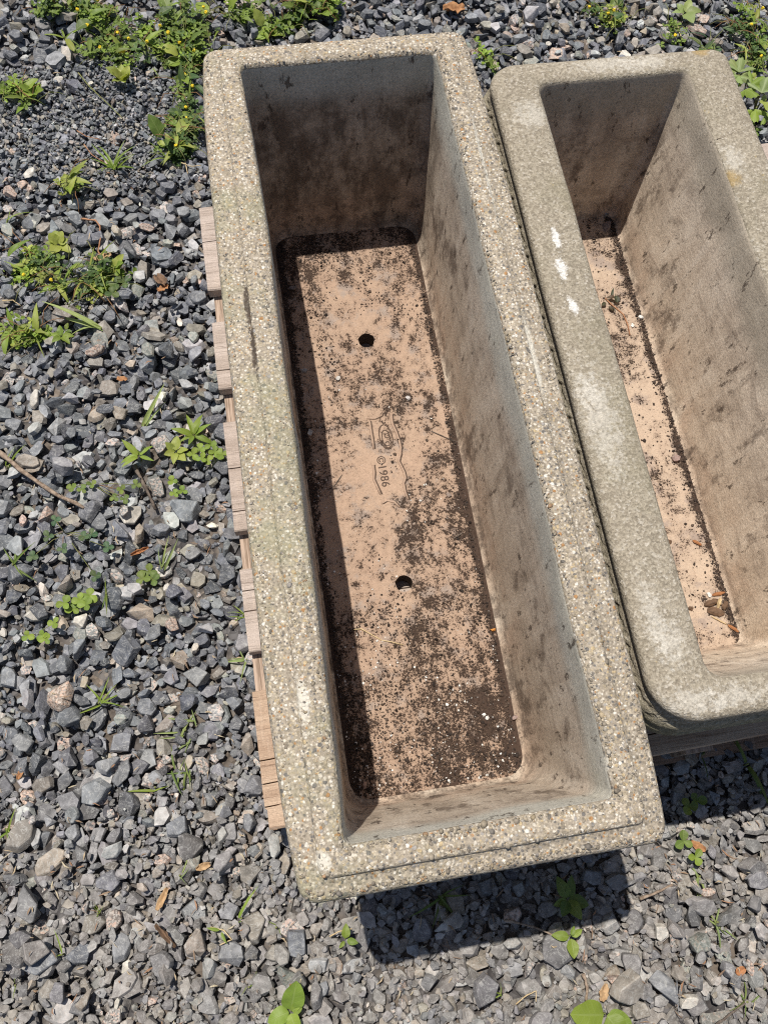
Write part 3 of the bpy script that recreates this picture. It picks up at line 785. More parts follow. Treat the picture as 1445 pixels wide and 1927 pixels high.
# ------------------------------------------------------------------ weeds
def leaf_mesh(name, prof, n=9, fold=.22, droop=.25, wave=.0):
    """a leaf along +x, length 1; prof(t) is its half width"""
    V, F, UV = [], [], []
    for i in range(n + 1):
        t = i / n; w = max(prof(t), .004)
        for s in (-1, -.5, 0, .5, 1):
            V.append((t, s * w, .35 * math.sin(min(t * 1.4, 1.57)) * .3 - droop * t * t + fold * abs(s) * w + wave * w * math.sin(t * 14 + s * 2) * abs(s))); UV.append((t, s, 0))
    for i in range(n):
        for k in range(4):
            a = i * 5 + k; F.append((a, a + 5, a + 6, a + 1))
    me = mesh(name, V, F, True, [M_LEAF])
    at_ = me.attributes.new('leaf_uv', 'FLOAT_VECTOR', 'POINT'); at_.data.foreach_set('vector', np.array(UV, np.float32).ravel())
    return me
def lobed_mesh(name, n=30):
    V, UV, F = [(0, 0, 0)], [(0, 0, 0)], []
    for i in range(n + 1):
        a = -1.25 + 2.5 * i / n
        r = .34 + .66 * abs(math.cos(a * 2.5)) ** .9 + .06 * math.sin(i * 2.3)
        if i in (0, n): r *= .8
        for q in (.5, 1.0):
            V.append((math.cos(a) * r * q, math.sin(a) * r * q, .10 * math.sin(q * 2) + .07 * math.cos(a * 5.7) * q - .12 * q * q)); UV.append((q, math.sin(a * 2.85) * .5, 0))
    for i in range(n):
        a = 1 + i * 2; F.append((0, a, a + 2)); F.append((a, a + 1, a + 3, a + 2))
    me = mesh(name, V, F, True, [M_LEAF])
    at_ = me.attributes.new('leaf_uv', 'FLOAT_VECTOR', 'POINT'); at_.data.foreach_set('vector', np.array(UV, np.float32).ravel())
    return me
LF = {'oval': [leaf_mesh('leaf', lambda t: .30 * math.sin(math.pi * min(1, t ** .8)) ** .75, 10, .25, d, .12) for d in (.12, .3, .5)],
      'broad': [leaf_mesh('leaf', lambda t: .40 * math.sin(math.pi * t ** .75) ** .6, 10, .18, d, .10) for d in (.08, .22, .4)],
      'lance': [leaf_mesh('leaf', lambda t: .14 * math.sin(math.pi * min(1, t ** .7)) ** .8, 10, .3, d, .1) for d in (.12, .35, .6)],
      'blade': [leaf_mesh('leaf', lambda t: .044 * (1 - t ** 2.0) ** .85 * min(1, .6 + t * 3), 12, .5, d, .0) for d in (.15, .42, .75)],
      'heart': [leaf_mesh('leaflet', lambda t: .46 * (math.sin(math.pi * min(.97, t ** 1.25 * .93 + .02)) ** .7), 8, .25, d, .05) for d in (.05, .2)],
      'lobed': [lobed_mesh('leaf')]}
GREEN = {'bright': (.20, .285, .045), 'yellow': (.285, .325, .07), 'mid': (.145, .205, .045), 'dark': (.075, .125, .038), 'pale': (.26, .33, .12), 'blue': (.07, .125, .06)}
def put_leaf(par, kind, base, az, length, pitch, green, rs, roll=0.0):
    L = LF[kind]; o = link(L[0].name, L[rs.randrange(len(L))], None, par)
    o.location = base
    o.rotation_euler = (Matrix.Rotation(az, 3, 'Z') @ Matrix.Rotation(-pitch, 3, 'Y') @ Matrix.Rotation(roll, 3, 'X')).to_euler()
    o.scale = (length, length * rs.uniform(.85, 1.15), length)
    c = GREEN[green]; f = rs.uniform(.8, 1.2); y = rs.uniform(-.02, .03)
    o.color = (max(.01, c[0] * f + y), c[1] * f + y * .5, c[2] * f, 1); return o
NPL = [0]
def seed_rs(): NPL[0] += 1; return random.Random(NPL[0] * 77 + 5)
def plant_at(px, py, name, label, cat, group, lift=.0):
    q = at(px, py, .012); z = hground(q.x, q.y, .006)
    return thing(name, label, cat, (q.x, q.y, z - .004 + lift), 0, group)
def rosette(px, py, label, n, L, kind='oval', green='bright', pitch=(.15, .75), h=.006, az=None, name='broadleaf_weed', lens=None):
    rs = seed_rs(); p = plant_at(px, py, name, label, 'weed', 'broadleaf weeds in the gravel')
    link('stem', tube('stem', [(0, 0, -.006), (.001, .0005, h * .5), (0, .001, h + .004)], .0011, 5), M_STEM, p)
    a0 = rs.uniform(0, 6.28)
    for i in range(n):
        a = math.radians(az[i]) if az else a0 + i * 2.4 + rs.uniform(-.3, .3)
        put_leaf(p, kind, (.002 * math.cos(a), .002 * math.sin(a), h + rs.uniform(0, .006) + .004), a, (lens[i] / 1000 if lens else L * rs.uniform(.65, 1.1)), rs.uniform(*pitch), green, rs, rs.uniform(-.3, .3))
    return p
def grass(px, py, label, n, L, green='bright', az=None, pitch=(.2, .9), lens=None, name='grass_tuft', spread=.004):
    rs = seed_rs(); p = plant_at(px, py, name, label, 'grass', 'grass tufts in the gravel')
    for i in range(n):
        a = math.radians(az[i]) if az else rs.uniform(0, 6.28)
        put_leaf(p, 'blade', (rs.uniform(-spread, spread), rs.uniform(-spread, spread), .004), a, (lens[i] / 1000 if lens else L * rs.uniform(.6, 1.15)), rs.uniform(*pitch), green, rs, rs.uniform(-.5, .5))
    link('stem', tube('stem', [(0, 0, -.006), (0, 0, .004), (.001, .001, .009)], .0014, 5), M_STEM, p)
    return p
def clover(px, py, label, heads, green='mid', sz=.010, reach=.022, name='clover_plant', offs=None):
    """trefoil leaves on thin stalks"""
    rs = seed_rs(); p = plant_at(px, py, name, label, 'clover', 'clover plants in the gravel')
    for i in range(heads):
        if offs:
            q = at(px + offs[i][0], py + offs[i][1], .02); q0 = at(px, py, .012); ex, ey = q.x - q0.x, q.y - q0.y
        else:
            a = rs.uniform(0, 6.28); r = reach * math.sqrt(rs.random()); ex, ey = r * math.cos(a), r * math.sin(a)
        ez = rs.uniform(.012, .022)
        st = link('stem', tube('stem', [(0, 0, -.003), (ex * .35, ey * .35, ez * .7), (ex, ey, ez)], .0006, 4), M_STEM if rs.random() < .7 else M_RSTEM, p)
        a0 = rs.uniform(0, 6.28)
        for k in range(3):
            put_leaf(p, 'heart', (ex, ey, ez), a0 + k * 2.09 + rs.uniform(-.12, .12), sz * rs.uniform(.85, 1.15), rs.uniform(-.05, .35), green, rs)
    return p
def weed_patch(label, blobs, n, greens, sz=.0055, flowers=0, stems=12, hmax=.045, blades=0):
    """a mat of tiny trefoil leaves nobody could count, its stems and its flowers"""
    rs = seed_rs()
    q0 = at(blobs[0][0], blobs[0][1], .012); p = thing('weed_patch', label, 'weeds', (q0.x, q0.y, hground(q0.x, q0.y) - .004), 0, 'weed mats growing through the gravel')
    zb = p.location.z
    def spot():
        b = rs.choice(blobs)
        while True:
            u, v = rs.gauss(0, .48), rs.gauss(0, .48)
            if u * u + v * v < 1.6: break
        q = at(b[0] + u * b[2], b[1] + v * b[3], .012)
        return q.x, q.y, hground(q.x, q.y, .004)
    Vs, Ts, Cs = [], [], []; k0 = 0
    base = np.array([(0, 0, 0), (.45, .36, .05), (.9, .30, .0), (1.0, 0, -.03), (.9, -.30, .0), (.45, -.36, .05), (.5, 0, -.05)])
    tri = np.array([(6, 0, 5), (6, 5, 4), (6, 4, 3), (6, 3, 2), (6, 2, 1), (6, 1, 0)])[:, ::-1]
    cl = None
    for i in range(n):
        if cl is None or rs.random() < .14:
            x, y, z = spot(); cl = (x, y, z, rs.choice(greens), rs.uniform(.8, 1.25))
        x = cl[0] + rs.gauss(0, .010); y = cl[1] + rs.gauss(0, .010)
        z = cl[2] + .002 + hmax * .6 * rs.random() ** 1.6
        c = np.array(GREEN[cl[3]]) * cl[4] * rs.uniform(.8, 1.25)
        a0 = rs.uniform(0, 6.28); tilt = rs.uniform(-.5, .5); s0 = sz * rs.uniform(.65, 1.35)
        for k in range(3):
            a = a0 + k * 2.09; R = np.array(Matrix.Rotation(a, 3, 'Z') @ Matrix.Rotation(tilt - rs.uniform(-.1, .5), 3, 'Y') @ Matrix.Rotation(rs.uniform(-.4, .4), 3, 'X'))
            Vs.append((base * s0) @ R.T + np.array((x - q0.x, y - q0.y, z - zb))); Ts.append(tri + k0); k0 += 7
            Cs.append(np.broadcast_to(np.append(c, 1), (7, 4)))
    fo = link('foliage', tri_mesh('foliage', np.concatenate(Vs), np.concatenate(Ts), np.concatenate(Cs)), M_FOL, p); fo['kind'] = 'stuff'
    for i in range(stems):
        x, y, z = spot(); a = rs.uniform(0, 6.28); L = rs.uniform(.025, .075)
        P = [(x - q0.x + math.cos(a) * L * t + rs.uniform(-.003, .003), y - q0.y + math.sin(a) * L * t + rs.uniform(-.003, .003), z - zb + .004 + .022 * math.sin(t * 2.6)) for t in (0, .25, .5, .75, 1)]
        link('stem', tube('stem', P, .0007, 4), M_STEM if rs.random() < .65 else M_RSTEM, p)
    for i in range(flowers):
        x, y, z = spot()
        bm = bmesh.new(); bmesh.ops.create_icosphere(bm, subdivisions=2, radius=.0034)
        for v in bm.verts: v.co *= rs.uniform(.72, 1.2)
        fm = bpy.data.meshes.new('flower'); bm.to_mesh(fm); bm.free()
        link('flower', fm, M_YEL, p, (x - q0.x, y - q0.y, z - zb + hmax * rs.uniform(.5, .95)))
    for i in range(blades):
        x, y, z = spot()
        put_leaf(p, rs.choice(('blade', 'blade', 'lance', 'lance', 'oval')), (x - q0.x, y - q0.y, z - zb + rs.uniform(.004, .02)), rs.uniform(0, 6.28), rs.uniform(.016, .046), rs.uniform(.1, .9), rs.choice(greens + ['bright', 'yellow']), rs)
    return p

weed_patch('dense mat of yellow flowered clover weeds behind the pebbly planter\'s far left corner', [(300, 55, 110, 50), (300, 85, 90, 40), (200, 45, 60, 40), (200, 95, 60, 30), (370, 30, 55, 30), (365, 95, 30, 30), (150, 10, 35, 14), (450, 15, 50, 16), (95, 20, 30, 14), (600, 10, 40, 12)], 900, ['mid', 'dark', 'bright', 'mid'], 0.0082, 20, 90, .040, 150)
weed_patch('strip of small clover weeds along the left rim of the pebbly planter', [(352, 150, 26, 40), (350, 225, 32, 34), (330, 270, 30, 18)], 237, ['mid', 'dark', 'dark'], 0.0082, 5, 40, .035, 36)
weed_patch('wide mat of clover weeds with bright leaves left of the pallet', [(60, 495, 55, 38), (125, 525, 60, 32), (190, 515, 45, 30)], 231, ['bright', 'mid', 'dark', 'yellow'], 0.0087, 2, 44, .03, 46)
weed_patch('small bright weed clump at the left picture edge below the wide mat', [(22, 612, 30, 18), (62, 618, 16, 10)], 57, ['bright', 'yellow'], 0.0099, 0, 12, .02, 10)
weed_patch('tall thin weed clump in the far right corner beyond the smooth planter', [(1425, 70, 26, 48), (1405, 30, 24, 24), (1420, 110, 20, 20)], 133, ['mid', 'bright', 'yellow', 'dark'], 0.0082, 3, 30, .04, 26)
weed_patch('flat weed clump at the top edge between the two planters', [(1120, 18, 40, 16), (1155, 30, 22, 10)], 75, ['mid', 'yellow', 'dark'], 0.0079, 3, 16, .03, 14)
weed_patch('little weed sprig with a yellow flower behind the smooth planter', [(1262, 68, 12, 16)], 26, ['bright', 'mid'], 0.0079, 1, 4, .03)
weed_patch('dark weed clump touching the far right corner of the smooth planter', [(1330, 90, 14, 14), (1350, 118, 16, 16)], 57, ['dark', 'blue', 'mid'], 0.0095, 1, 10, .025, 8)
weed_patch('weed clump behind the middle of the pebbly planter\'s far end', [(565, 12, 34, 16), (520, 30, 30, 20)], 102, ['mid', 'bright', 'dark'], 0.0087, 1, 18, .03, 24)
weed_patch('low dark clover between the pink granite and the far right weeds', [(1385, 55, 14, 16)], 30, ['blue', 'dark'], 0.0092, 0, 8, .02, 6)
weed_patch('straggling weeds at the left edge level with the planter\'s far corner', [(28, 165, 24, 16), (50, 185, 14, 10)], 48, ['mid', 'bright'], 0.0090, 0, 12, .025, 12)
weed_patch('sparse weed sprig in the gap between the two planters\' far corners', [(920, 92, 10, 12), (930, 108, 8, 6)], 22, ['mid', 'bright'], 0.0086, 0, 4, .025)
weed_patch('wispy clover beside the top left part of the deck boards', [(135, 345, 14, 20)], 26, ['mid', 'yellow'], 0.0079, 0, 8, .025, 8)

rosette(508, 48, 'broad leaved weed standing just behind the pebbly planter\'s far rim', 8, .034, 'oval', 'bright', (.1, .7), az=[200, 120, 80, 60, 330, 170, 15, 40])
rosette(232, 145, 'pale green upright weed in gravel left of the planter\'s far corner', 9, .034, 'oval', 'yellow', (.3, 1.0), .012)
rosette(62, 172, 'bright two leaved weed near the left edge, upper corner', 6, .030, 'oval', 'bright', (.3, .9), .010)
rosette(108, 455, 'rounded pale leaved weed at the top of the wide clover mat', 9, .024, 'broad', 'yellow', (.3, .9), .014, az=[95, 60, 130, 175, 20, 40, 250, 150, 320])
rosette(365, 818, 'leafy green weed touching the middle deck board', 8, .036, 'lance', 'bright', (.15, .8), .010, az=[70, 100, 20, 200, 160, 330, 250, 50])
rosette(330, 848, 'yellow green seedling with oval leaves beside the middle deck board', 6, .024, 'oval', 'yellow', (.2, .7))
rosette(262, 858, 'star shaped narrow leaved seedling left of the oval leaved one', 6, .034, 'lance', 'bright', (.1, .6), az=[95, 40, 330, 215, 190, 130])
rosette(113, 628, 'hairy pale seedling below the arching grass blade', 5, .024, 'oval', 'bright', (.2, .7))
rosette(1062, 1758, 'glossy three leaved sprout at the edge of the planter\'s shadow', 4, .026, 'oval', 'bright', (.05, .25), .010, az=[165, 265, 20, 60], lens=[23, 24, 17, 12])
rosette(1132, 1905, 'weed with one very large oval leaf at the bottom picture edge', 3, .055, 'broad', 'bright', (.02, .2), .010, az=[168, 300, 330], lens=[48, 36, 34])
rosette(548, 1898, 'plump leaved weed at the bottom edge below the planter\'s near corner', 5, .036, 'broad', 'bright', (.1, .45), .008, az=[70, 50, 190, 285, 20], lens=[40, 24, 28, 24, 16])
rosette(1062, 1690, 'small shaded weed lying in the planter\'s ground shadow', 6, .026, 'oval', 'mid', (.1, .6))
rosette(650, 1765, 'tiny sprout with straw stalks left of the planter\'s ground shadow', 3, .016, 'oval', 'bright', (.1, .4))
rosette(420, 1748, 'two leaved seedling near the left side of the big flat slate', 2, .018, 'lance', 'bright', (.1, .4))
def tall_weed(px, py, label, leaves):
    """lobed leaves on long stalks; leaves: px, py, height mm, azimuth, length mm, green"""
    rs = seed_rs(); p = plant_at(px, py, 'lobed_leaf_weed', label, 'weed', 'broadleaf weeds in the gravel')
    for lx, ly, hz, az, L, gr in leaves:
        q = at(lx, ly, hz / 1000) - p.location
        link('stem', tube('stem', [(0, 0, -.004), (q.x * .35, q.y * .35, q.z * .75), (q.x, q.y, q.z)], .0011, 5), M_STEM, p)
        put_leaf(p, 'lobed', (q.x, q.y, q.z), math.radians(az), L / 1000, rs.uniform(-.15, .35), gr, rs, rs.uniform(-.3, .3))
tall_weed(1425, 205, 'large weed with lobed leaves right of the smooth planter', [(1402, 168, 75, 285, 34, 'bright'), (1412, 160, 80, 20, 32, 'bright'), (1393, 176, 70, 182, 26, 'bright'), (1428, 192, 70, 340, 36, 'yellow'),
    (1420, 205, 60, 255, 30, 'bright'), (1432, 175, 82, 60, 32, 'pale'), (1440, 215, 60, 300, 30, 'bright'), (1405, 220, 45, 225, 22, 'mid'), (1415, 240, 30, 280, 24, 'mid')])
tall_weed(1408, 150, 'pale lobed seedling above the large lobed weed', [(1388, 136, 70, 112, 30, 'pale'), (1390, 136, 72, 70, 30, 'pale'), (1386, 142, 68, 190, 26, 'pale'), (1389, 142, 68, 262, 26, 'pale'), (1393, 143, 68, 315, 24, 'pale'), (1410, 150, 60, 45, 22, 'yellow')])
rosette(1290, 20, 'drooping pale weed beyond the speckled pink granite stone', 5, .034, 'oval', 'pale', (.2, .8), .02)
rosette(118, 612, 'small broad seedling between the grass blade and clump', 4, .016, 'oval', 'mid')
rosette(1385, 240, 'small leaf weed between the lobed weed and the deck board', 4, .022, 'oval', 'mid', (.1, .6))

clover(1300, 1615, 'bright trefoil clover right of the planter\'s near corner', 1, 'bright', .0125, .004)
clover(1278, 1582, 'dark trefoil clover touching the planter\'s near right corner', 1, 'mid', .014, .003)
clover(140, 1122, 'bright trefoil clover cluster among slates at left', 5, 'bright', .0125, offs=[(-20, 12), (8, 4), (26, -4), (20, 14), (-6, 20)])
clover(268, 1072, 'dark trefoil clover below the tan stone', 3, 'mid', .0125, offs=[(8, -4), (-4, 10), (16, 12)])
clover(65, 1190, 'small trefoil clover at left above the round grey slate', 4, 'bright', .0095, offs=[(-16, 4), (14, 4), (20, 12), (34, -20)])
clover(120, 1000, 'long stalked clover spreading over pale stones at left', 8, 'blue', .0105, offs=[(-16, -22), (-30, 8), (40, 10), (54, 6), (84, 30), (60, 84), (0, 34), (-56, 48)])
clover(165, 905, 'sprawling clover between the two twigs', 7, 'mid', .0088, offs=[(-32, 10), (-10, 16), (8, 6), (50, 30), (62, 14), (70, 34), (90, 4)])
clover(232, 528, 'big round clover leaf at the right end of the wide mat', 3, 'dark', .0135, offs=[(0, -6), (-18, -2), (-22, 20)])
clover(1300, 1512, 'shaded trefoil clover in shadow beside the near deck board', 2, 'mid', .0135, offs=[(8, -6), (-8, 6)])
clover(345, 912, 'small clover beside the dark twig and the deck boards', 3, 'bright', .009)
clover(385, 850, 'green clover clump against the third deck board', 7, 'bright', .011, .028)

grass(212, 302, 'broad bladed grass tuft left of the planter\'s upper left rim', 12, .055, 'bright', az=[165, 185, 110, 60, 30, 10, 200, 320, 140, 45, 270, 20])
grass(312, 290, 'small grass tuft between the broad tuft and the planter', 6, .040, 'bright')
grass(118, 62, 'three bladed grass sprout at the upper left', 3, .050, 'bright', az=[170, 100, 10], lens=[46, 44, 50])
grass(190, 618, 'long arching grass blade below the wide clover mat', 4, .09, 'pale', az=[150, 158, 170, 145], lens=[105, 80, 62, 40], pitch=(.15, .35))
grass(268, 792, 'long bent grass blade pointing at the deck boards', 2, .08, 'pale', az=[50, 35], lens=[80, 45], pitch=(.4, .6))
grass(182, 1322, 'short bright grass tuft left of the near deck board', 6, .042, 'bright', az=[60, 20, 350, 45, 200, 120], pitch=(.1, .5))
grass(345, 1372, 'flattened pale grass runner level with the near deck board', 8, .040, 'pale', az=[170, 185, 100, 200, 60, 175, 240, 90], pitch=(.02, .3), spread=.02)
grass(338, 1455, 'flattened grass runner just below the pale one', 7, .036, 'mid', az=[100, 80, 265, 250, 175, 290, 110], pitch=(.02, .3), spread=.016)
grass(288, 1482, 'single green blade lying left of the flattened runners', 2, .044, 'bright', az=[172, 10], lens=[44, 22], pitch=(.05, .15))
grass(462, 1240, 'pale grass blade touching the gap below the fourth deck board', 4, .036, 'pale', az=[175, 165, 250, 110], pitch=(.05, .35))
grass(455, 1152, 'green grass blade touching the fourth deck board', 4, .034, 'bright', az=[170, 160, 130, 190], pitch=(.1, .4))
grass(8, 1562, 'grass sprout at the left edge near the bottom left', 5, .030, 'bright')
grass(455, 1728, 'green blade with straw roots on the large flat slate', 3, .045, 'bright', az=[55, 60, 200], lens=[44, 30, 18], pitch=(.2, .4))
grass(520, 1745, 'tiny green blade right of the large flat slate', 2, .016, 'bright')
grass(830, 1688, 'grass tuft hanging in the shadow under the planter\'s near end', 8, .045, 'mid', az=[270, 255, 285, 240, 300, 350, 20, 200], pitch=(.05, .6))
grass(1342, 1735, 'flat grey green grass shoot at the lower right', 6, .036, 'pale', az=[110, 140, 290, 310, 60, 270], pitch=(.02, .25))
grass(1312, 1650, 'thin stalked grass running down from the bright clover', 4, .045, 'pale', az=[250, 265, 280, 100], pitch=(.02, .25))
grass(1400, 1885, 'grass blades at the lower right picture edge', 5, .036, 'mid', az=[30, 60, 200, 250, 100], pitch=(.02, .3))
grass(12, 412, 'single grass blade leaning in from the left edge above the mat', 2, .045, 'bright', az=[35, 60], lens=[44, 25])
grass(8, 872, 'grass blade at the left edge beside the long twig', 3, .045, 'bright', az=[45, 60, 20], lens=[46, 30, 24])
grass(22, 1062, 'curved grass blades at the left edge below the long stalked clover', 5, .045, 'mid', az=[30, 80, 120, 320, 300], pitch=(.2, .7))
grass(300, 1062, 'upright pale grass shoot below the tan stone', 4, .040, 'pale', az=[50, 75, 100, 60], pitch=(.3, .8))
grass(200, 1118, 'slim green blade right of the bright clover cluster', 3, .040, 'mid', az=[85, 260, 275], pitch=(.3, .6))
grass(1398, 1440, 'broad shaded grass blade in shadow right of the near deck board', 4, .055, 'mid', az=[110, 100, 290, 280], pitch=(.1, .5))
grass(1320, 1420, 'shaded grass leaf just below the near deck board', 3, .045, 'dark', az=[80, 260, 100], pitch=(.1, .5))
grass(122, 1795, 'short curved green blade in the bottom left gravel', 2, .026, 'bright', az=[100, 190], pitch=(.05, .3))
grass(185, 1720, 'pair of short green shoots above the pale round stone', 3, .020, 'bright')
grass(30, 1855, 'tiny shoot near the bottom left picture corner', 2, .016, 'mid')
grass(470, 1855, 'small blade beside the pinkish stone near the bottom edge', 2, .022, 'bright', az=[50, 230], pitch=(.05, .3))
grass(935, 1865, 'lone thin shoot below the planter\'s ground shadow', 3, .020, 'bright')
grass(340, 1648, 'dry green shoot left of the planter\'s near left corner', 3, .024, 'pale', pitch=(.02, .3))

# ------------------------------------------------------------------ loose litter on the gravel
def lying(P, z=.004):
    o = []
    for px, py in P:
        q = at(px, py, .012); o.append(Vector((q.x, q.y, hground(q.x, q.y, .01) + z)))
    zs = [v.z for v in o]; m = sum(zs) / len(zs)
    for v in o: v.z = m + (v.z - m) * .35
    return o
def stick(name, label, P, rad, mat, cat, group, z=.006, sides=7):
    pts = lying(P, z); c = pts[0].copy(); n = []
    for i in range(len(pts) - 1):
        for k in range(4):
            t = k / 4; p = pts[i].lerp(pts[i + 1], t); n.append(p - c + Vector((rng.normal(0, rad * .15), rng.normal(0, rad * .15), 0)))
    n.append(pts[-1] - c)
    R = [rad * (1 + .25 * math.sin(i * 1.9) * rng.uniform(.3, 1)) * (1 - .35 * i / len(n)) for i in range(len(n))]
    o = link(name, tube(name, n, R, sides), mat); o.location = c
    return tag(o, label, cat, group)
stick('twig', 'long pale brown twig slanting across the gravel at left', [(-8, 845), (35, 880), (95, 922), (158, 955)], .0042, M_TWIG, 'twig', 'twigs on the gravel')
stick('twig', 'short dark twig standing among slates right of the long twig', [(250, 868), (268, 905), (288, 950)], .0034, M_DTWIG, 'twig', 'twigs on the gravel')
stick('twig', 'thin brown twig lying right of the planter\'s near corner', [(1198, 1690), (1230, 1678), (1258, 1664)], .0022, M_TWIG, 'twig', 'twigs on the gravel')
stick('twig', 'upright brown twig below the planter\'s ground shadow', [(1092, 1830), (1100, 1855), (1098, 1880)], .0024, M_TWIG, 'twig', 'twigs on the gravel')
stick('twig', 'thin twig crossing the planter\'s ground shadow', [(945, 1728), (1000, 1742), (1045, 1762)], .0016, M_TWIG, 'twig', 'twigs on the gravel')
stick('twig', 'thin dark twig at the bottom right near the picture edge', [(1340, 1925), (1368, 1905), (1395, 1885)], .0018, M_DTWIG, 'twig', 'twigs on the gravel')
stick('rootlet', 'rust coloured rootlet above the pallet\'s left side', [(150, 404), (178, 408), (186, 420), (188, 445), (182, 465), (188, 476)], .0017, M_ROOT, 'root', 'dry roots on the gravel')
stick('rootlet', 'thin pinkish rootlet in the fine chips at upper left', [(142, 236), (158, 246), (186, 252)], .0010, M_ROOT, 'root', 'dry roots on the gravel')
stick('rootlet', 'thin rusty rootlet left of the broad grass tuft', [(155, 262), (170, 282), (192, 294)], .0010, M_ROOT, 'root', 'dry roots on the gravel')
stick('straw', 'long green stalk running over the slates at upper left', [(145, 128), (165, 152), (205, 190), (228, 212)], .0012, M_STEM, 'straw', 'dry stalks on the gravel')
stick('straw', 'dry straw lying in front of the small grass tuft', [(345, 285), (350, 310), (352, 320)], .0011, M_STRAW, 'straw', 'dry stalks on the gravel')
stick('straw', 'dry straw crossing beside the deck boards\' far corner', [(340, 300), (360, 308), (378, 306)], .0010, M_STRAW, 'straw', 'dry stalks on the gravel')
stick('straw', 'curled pale straw below the planter\'s shadow at left', [(965, 1885), (985, 1868), (1003, 1860), (1002, 1880)], .0009, M_STRAW, 'straw', 'dry stalks on the gravel')
stick('straw', 'straw stalks at the foot of the green blade on flat slate', [(400, 1742), (425, 1748), (440, 1765), (418, 1775)], .0010, M_STRAW, 'straw', 'dry stalks on the gravel')
stick('straw', 'straw stalk beside the lone sprout left of the shadow', [(620, 1760), (640, 1750), (662, 1745)], .0010, M_STRAW, 'straw', 'dry stalks on the gravel')
stick('straw', 'pale hanging stem behind the smooth planter\'s far rim', [(1275, 40), (1280, 62), (1290, 78)], .0012, M_STRAW, 'straw', 'dry stalks on the gravel', .012)
stick('straw', 'straw lying left of the wide clover mat', [(0, 558), (20, 556), (34, 566)], .0011, M_STRAW, 'straw', 'dry stalks on the gravel')
stick('straw', 'dry stalks left of the tall lobed weed', [(1400, 112), (1415, 104), (1420, 92)], .0010, M_STRAW, 'straw', 'dry stalks on the gravel')
def crumpled(name, label, px, py, L, Wd, mat, cat, group, seed, az, z=.006):
    n, m = 9, 5; V, F = [], []
    for i in range(n + 1):
        t = i / n; w = Wd * math.sin(math.pi * min(.97, t * .9 + .06)) ** .6 * (1 + .3 * nz3(t * 6, seed, 1))
        for j in range(m + 1):
            s = j / m * 2 - 1
            V.append(((t - .5) * L, s * w / 2, L * (.20 * nz3(t * 6, s * 3, seed) + .13 * s * s)))
    for i in range(n):
        for j in range(m):
            a = i * (m + 1) + j; F.append((a, a + m + 1, a + m + 2, a + 1))
    me = mesh(name, V, F, True); q = at(px, py, .012)
    o = link(name, me, mat, None, (q.x, q.y, hground(q.x, q.y, .012) + z), (rng.normal(0, .15), rng.normal(0, .15), math.radians(az)))
    md = o.modifiers.new('thick', 'SOLIDIFY'); md.thickness = .0006
    return tag(o, label, cat, group)
crumpled('dry_leaf', 'curled orange brown dead leaf at the top picture edge', 855, 8, .050, .026, M_DRY, 'dead leaf', 'dead leaves on the gravel', 1, 10)
crumpled('bark_piece', 'rust brown bark piece above the pallet\'s left side', 193, 483, .032, .014, M_TAN, 'bark', 'bark bits on the gravel', 2, 15)
crumpled('dry_leaf', 'rusty curled dead leaf among slates level with the second deck board', 228, 708, .020, .009, M_DRY, 'dead leaf', 'dead leaves on the gravel', 3, 160)
crumpled('dry_leaf', 'tan shredded dead leaf in the gravel left of the near corner', 308, 1692, .030, .009, M_TAN, 'dead leaf', 'dead leaves on the gravel', 4, 60)
crumpled('dry_leaf', 'small brown dead leaf beside the second deck board gap', 305, 535, .022, .012, M_DRY, 'dead leaf', 'dead leaves on the gravel', 5, 30)
crumpled('dry_leaf', 'dull brown dead leaf left of the first deck board gap', 300, 520, .030, .020, M_BARK, 'dead leaf', 'dead leaves on the gravel', 6, 120)
crumpled('dry_leaf', 'red brown dead leaf touching the dark trefoil clover', 1308, 1592, .022, .010, M_DRY, 'dead leaf', 'dead leaves on the gravel', 7, 140)
crumpled('dry_leaf', 'orange dead leaf in the gravel at left near the bottom', 35, 1455, .017, .007, M_DRY, 'dead leaf', 'dead leaves on the gravel', 8, 60)
crumpled('dry_leaf', 'tan dead leaf above the shredded one', 385, 1630, .020, .009, M_TAN, 'dead leaf', 'dead leaves on the gravel', 9, 10)
crumpled('dry_leaf', 'rust coloured dead grass beside the tan stone', 262, 1035, .030, .006, M_RUST, 'dead leaf', 'dead leaves on the gravel', 10, 15)
crumpled('bark_piece', 'brown bark piece below the planter\'s ground shadow', 1127, 1862, .022, .012, M_TAN, 'bark', 'bark bits on the gravel', 11, 60)
crumpled('bark_piece', 'small orange bark bit at the lower right', 1378, 1822, .014, .010, M_RUST, 'bark', 'bark bits on the gravel', 12, 20)
crumpled('bark_piece', 'flat brown wood splinter near the bottom left', 316, 1757, .040, .007, M_BARK, 'bark', 'bark bits on the gravel', 13, -55)
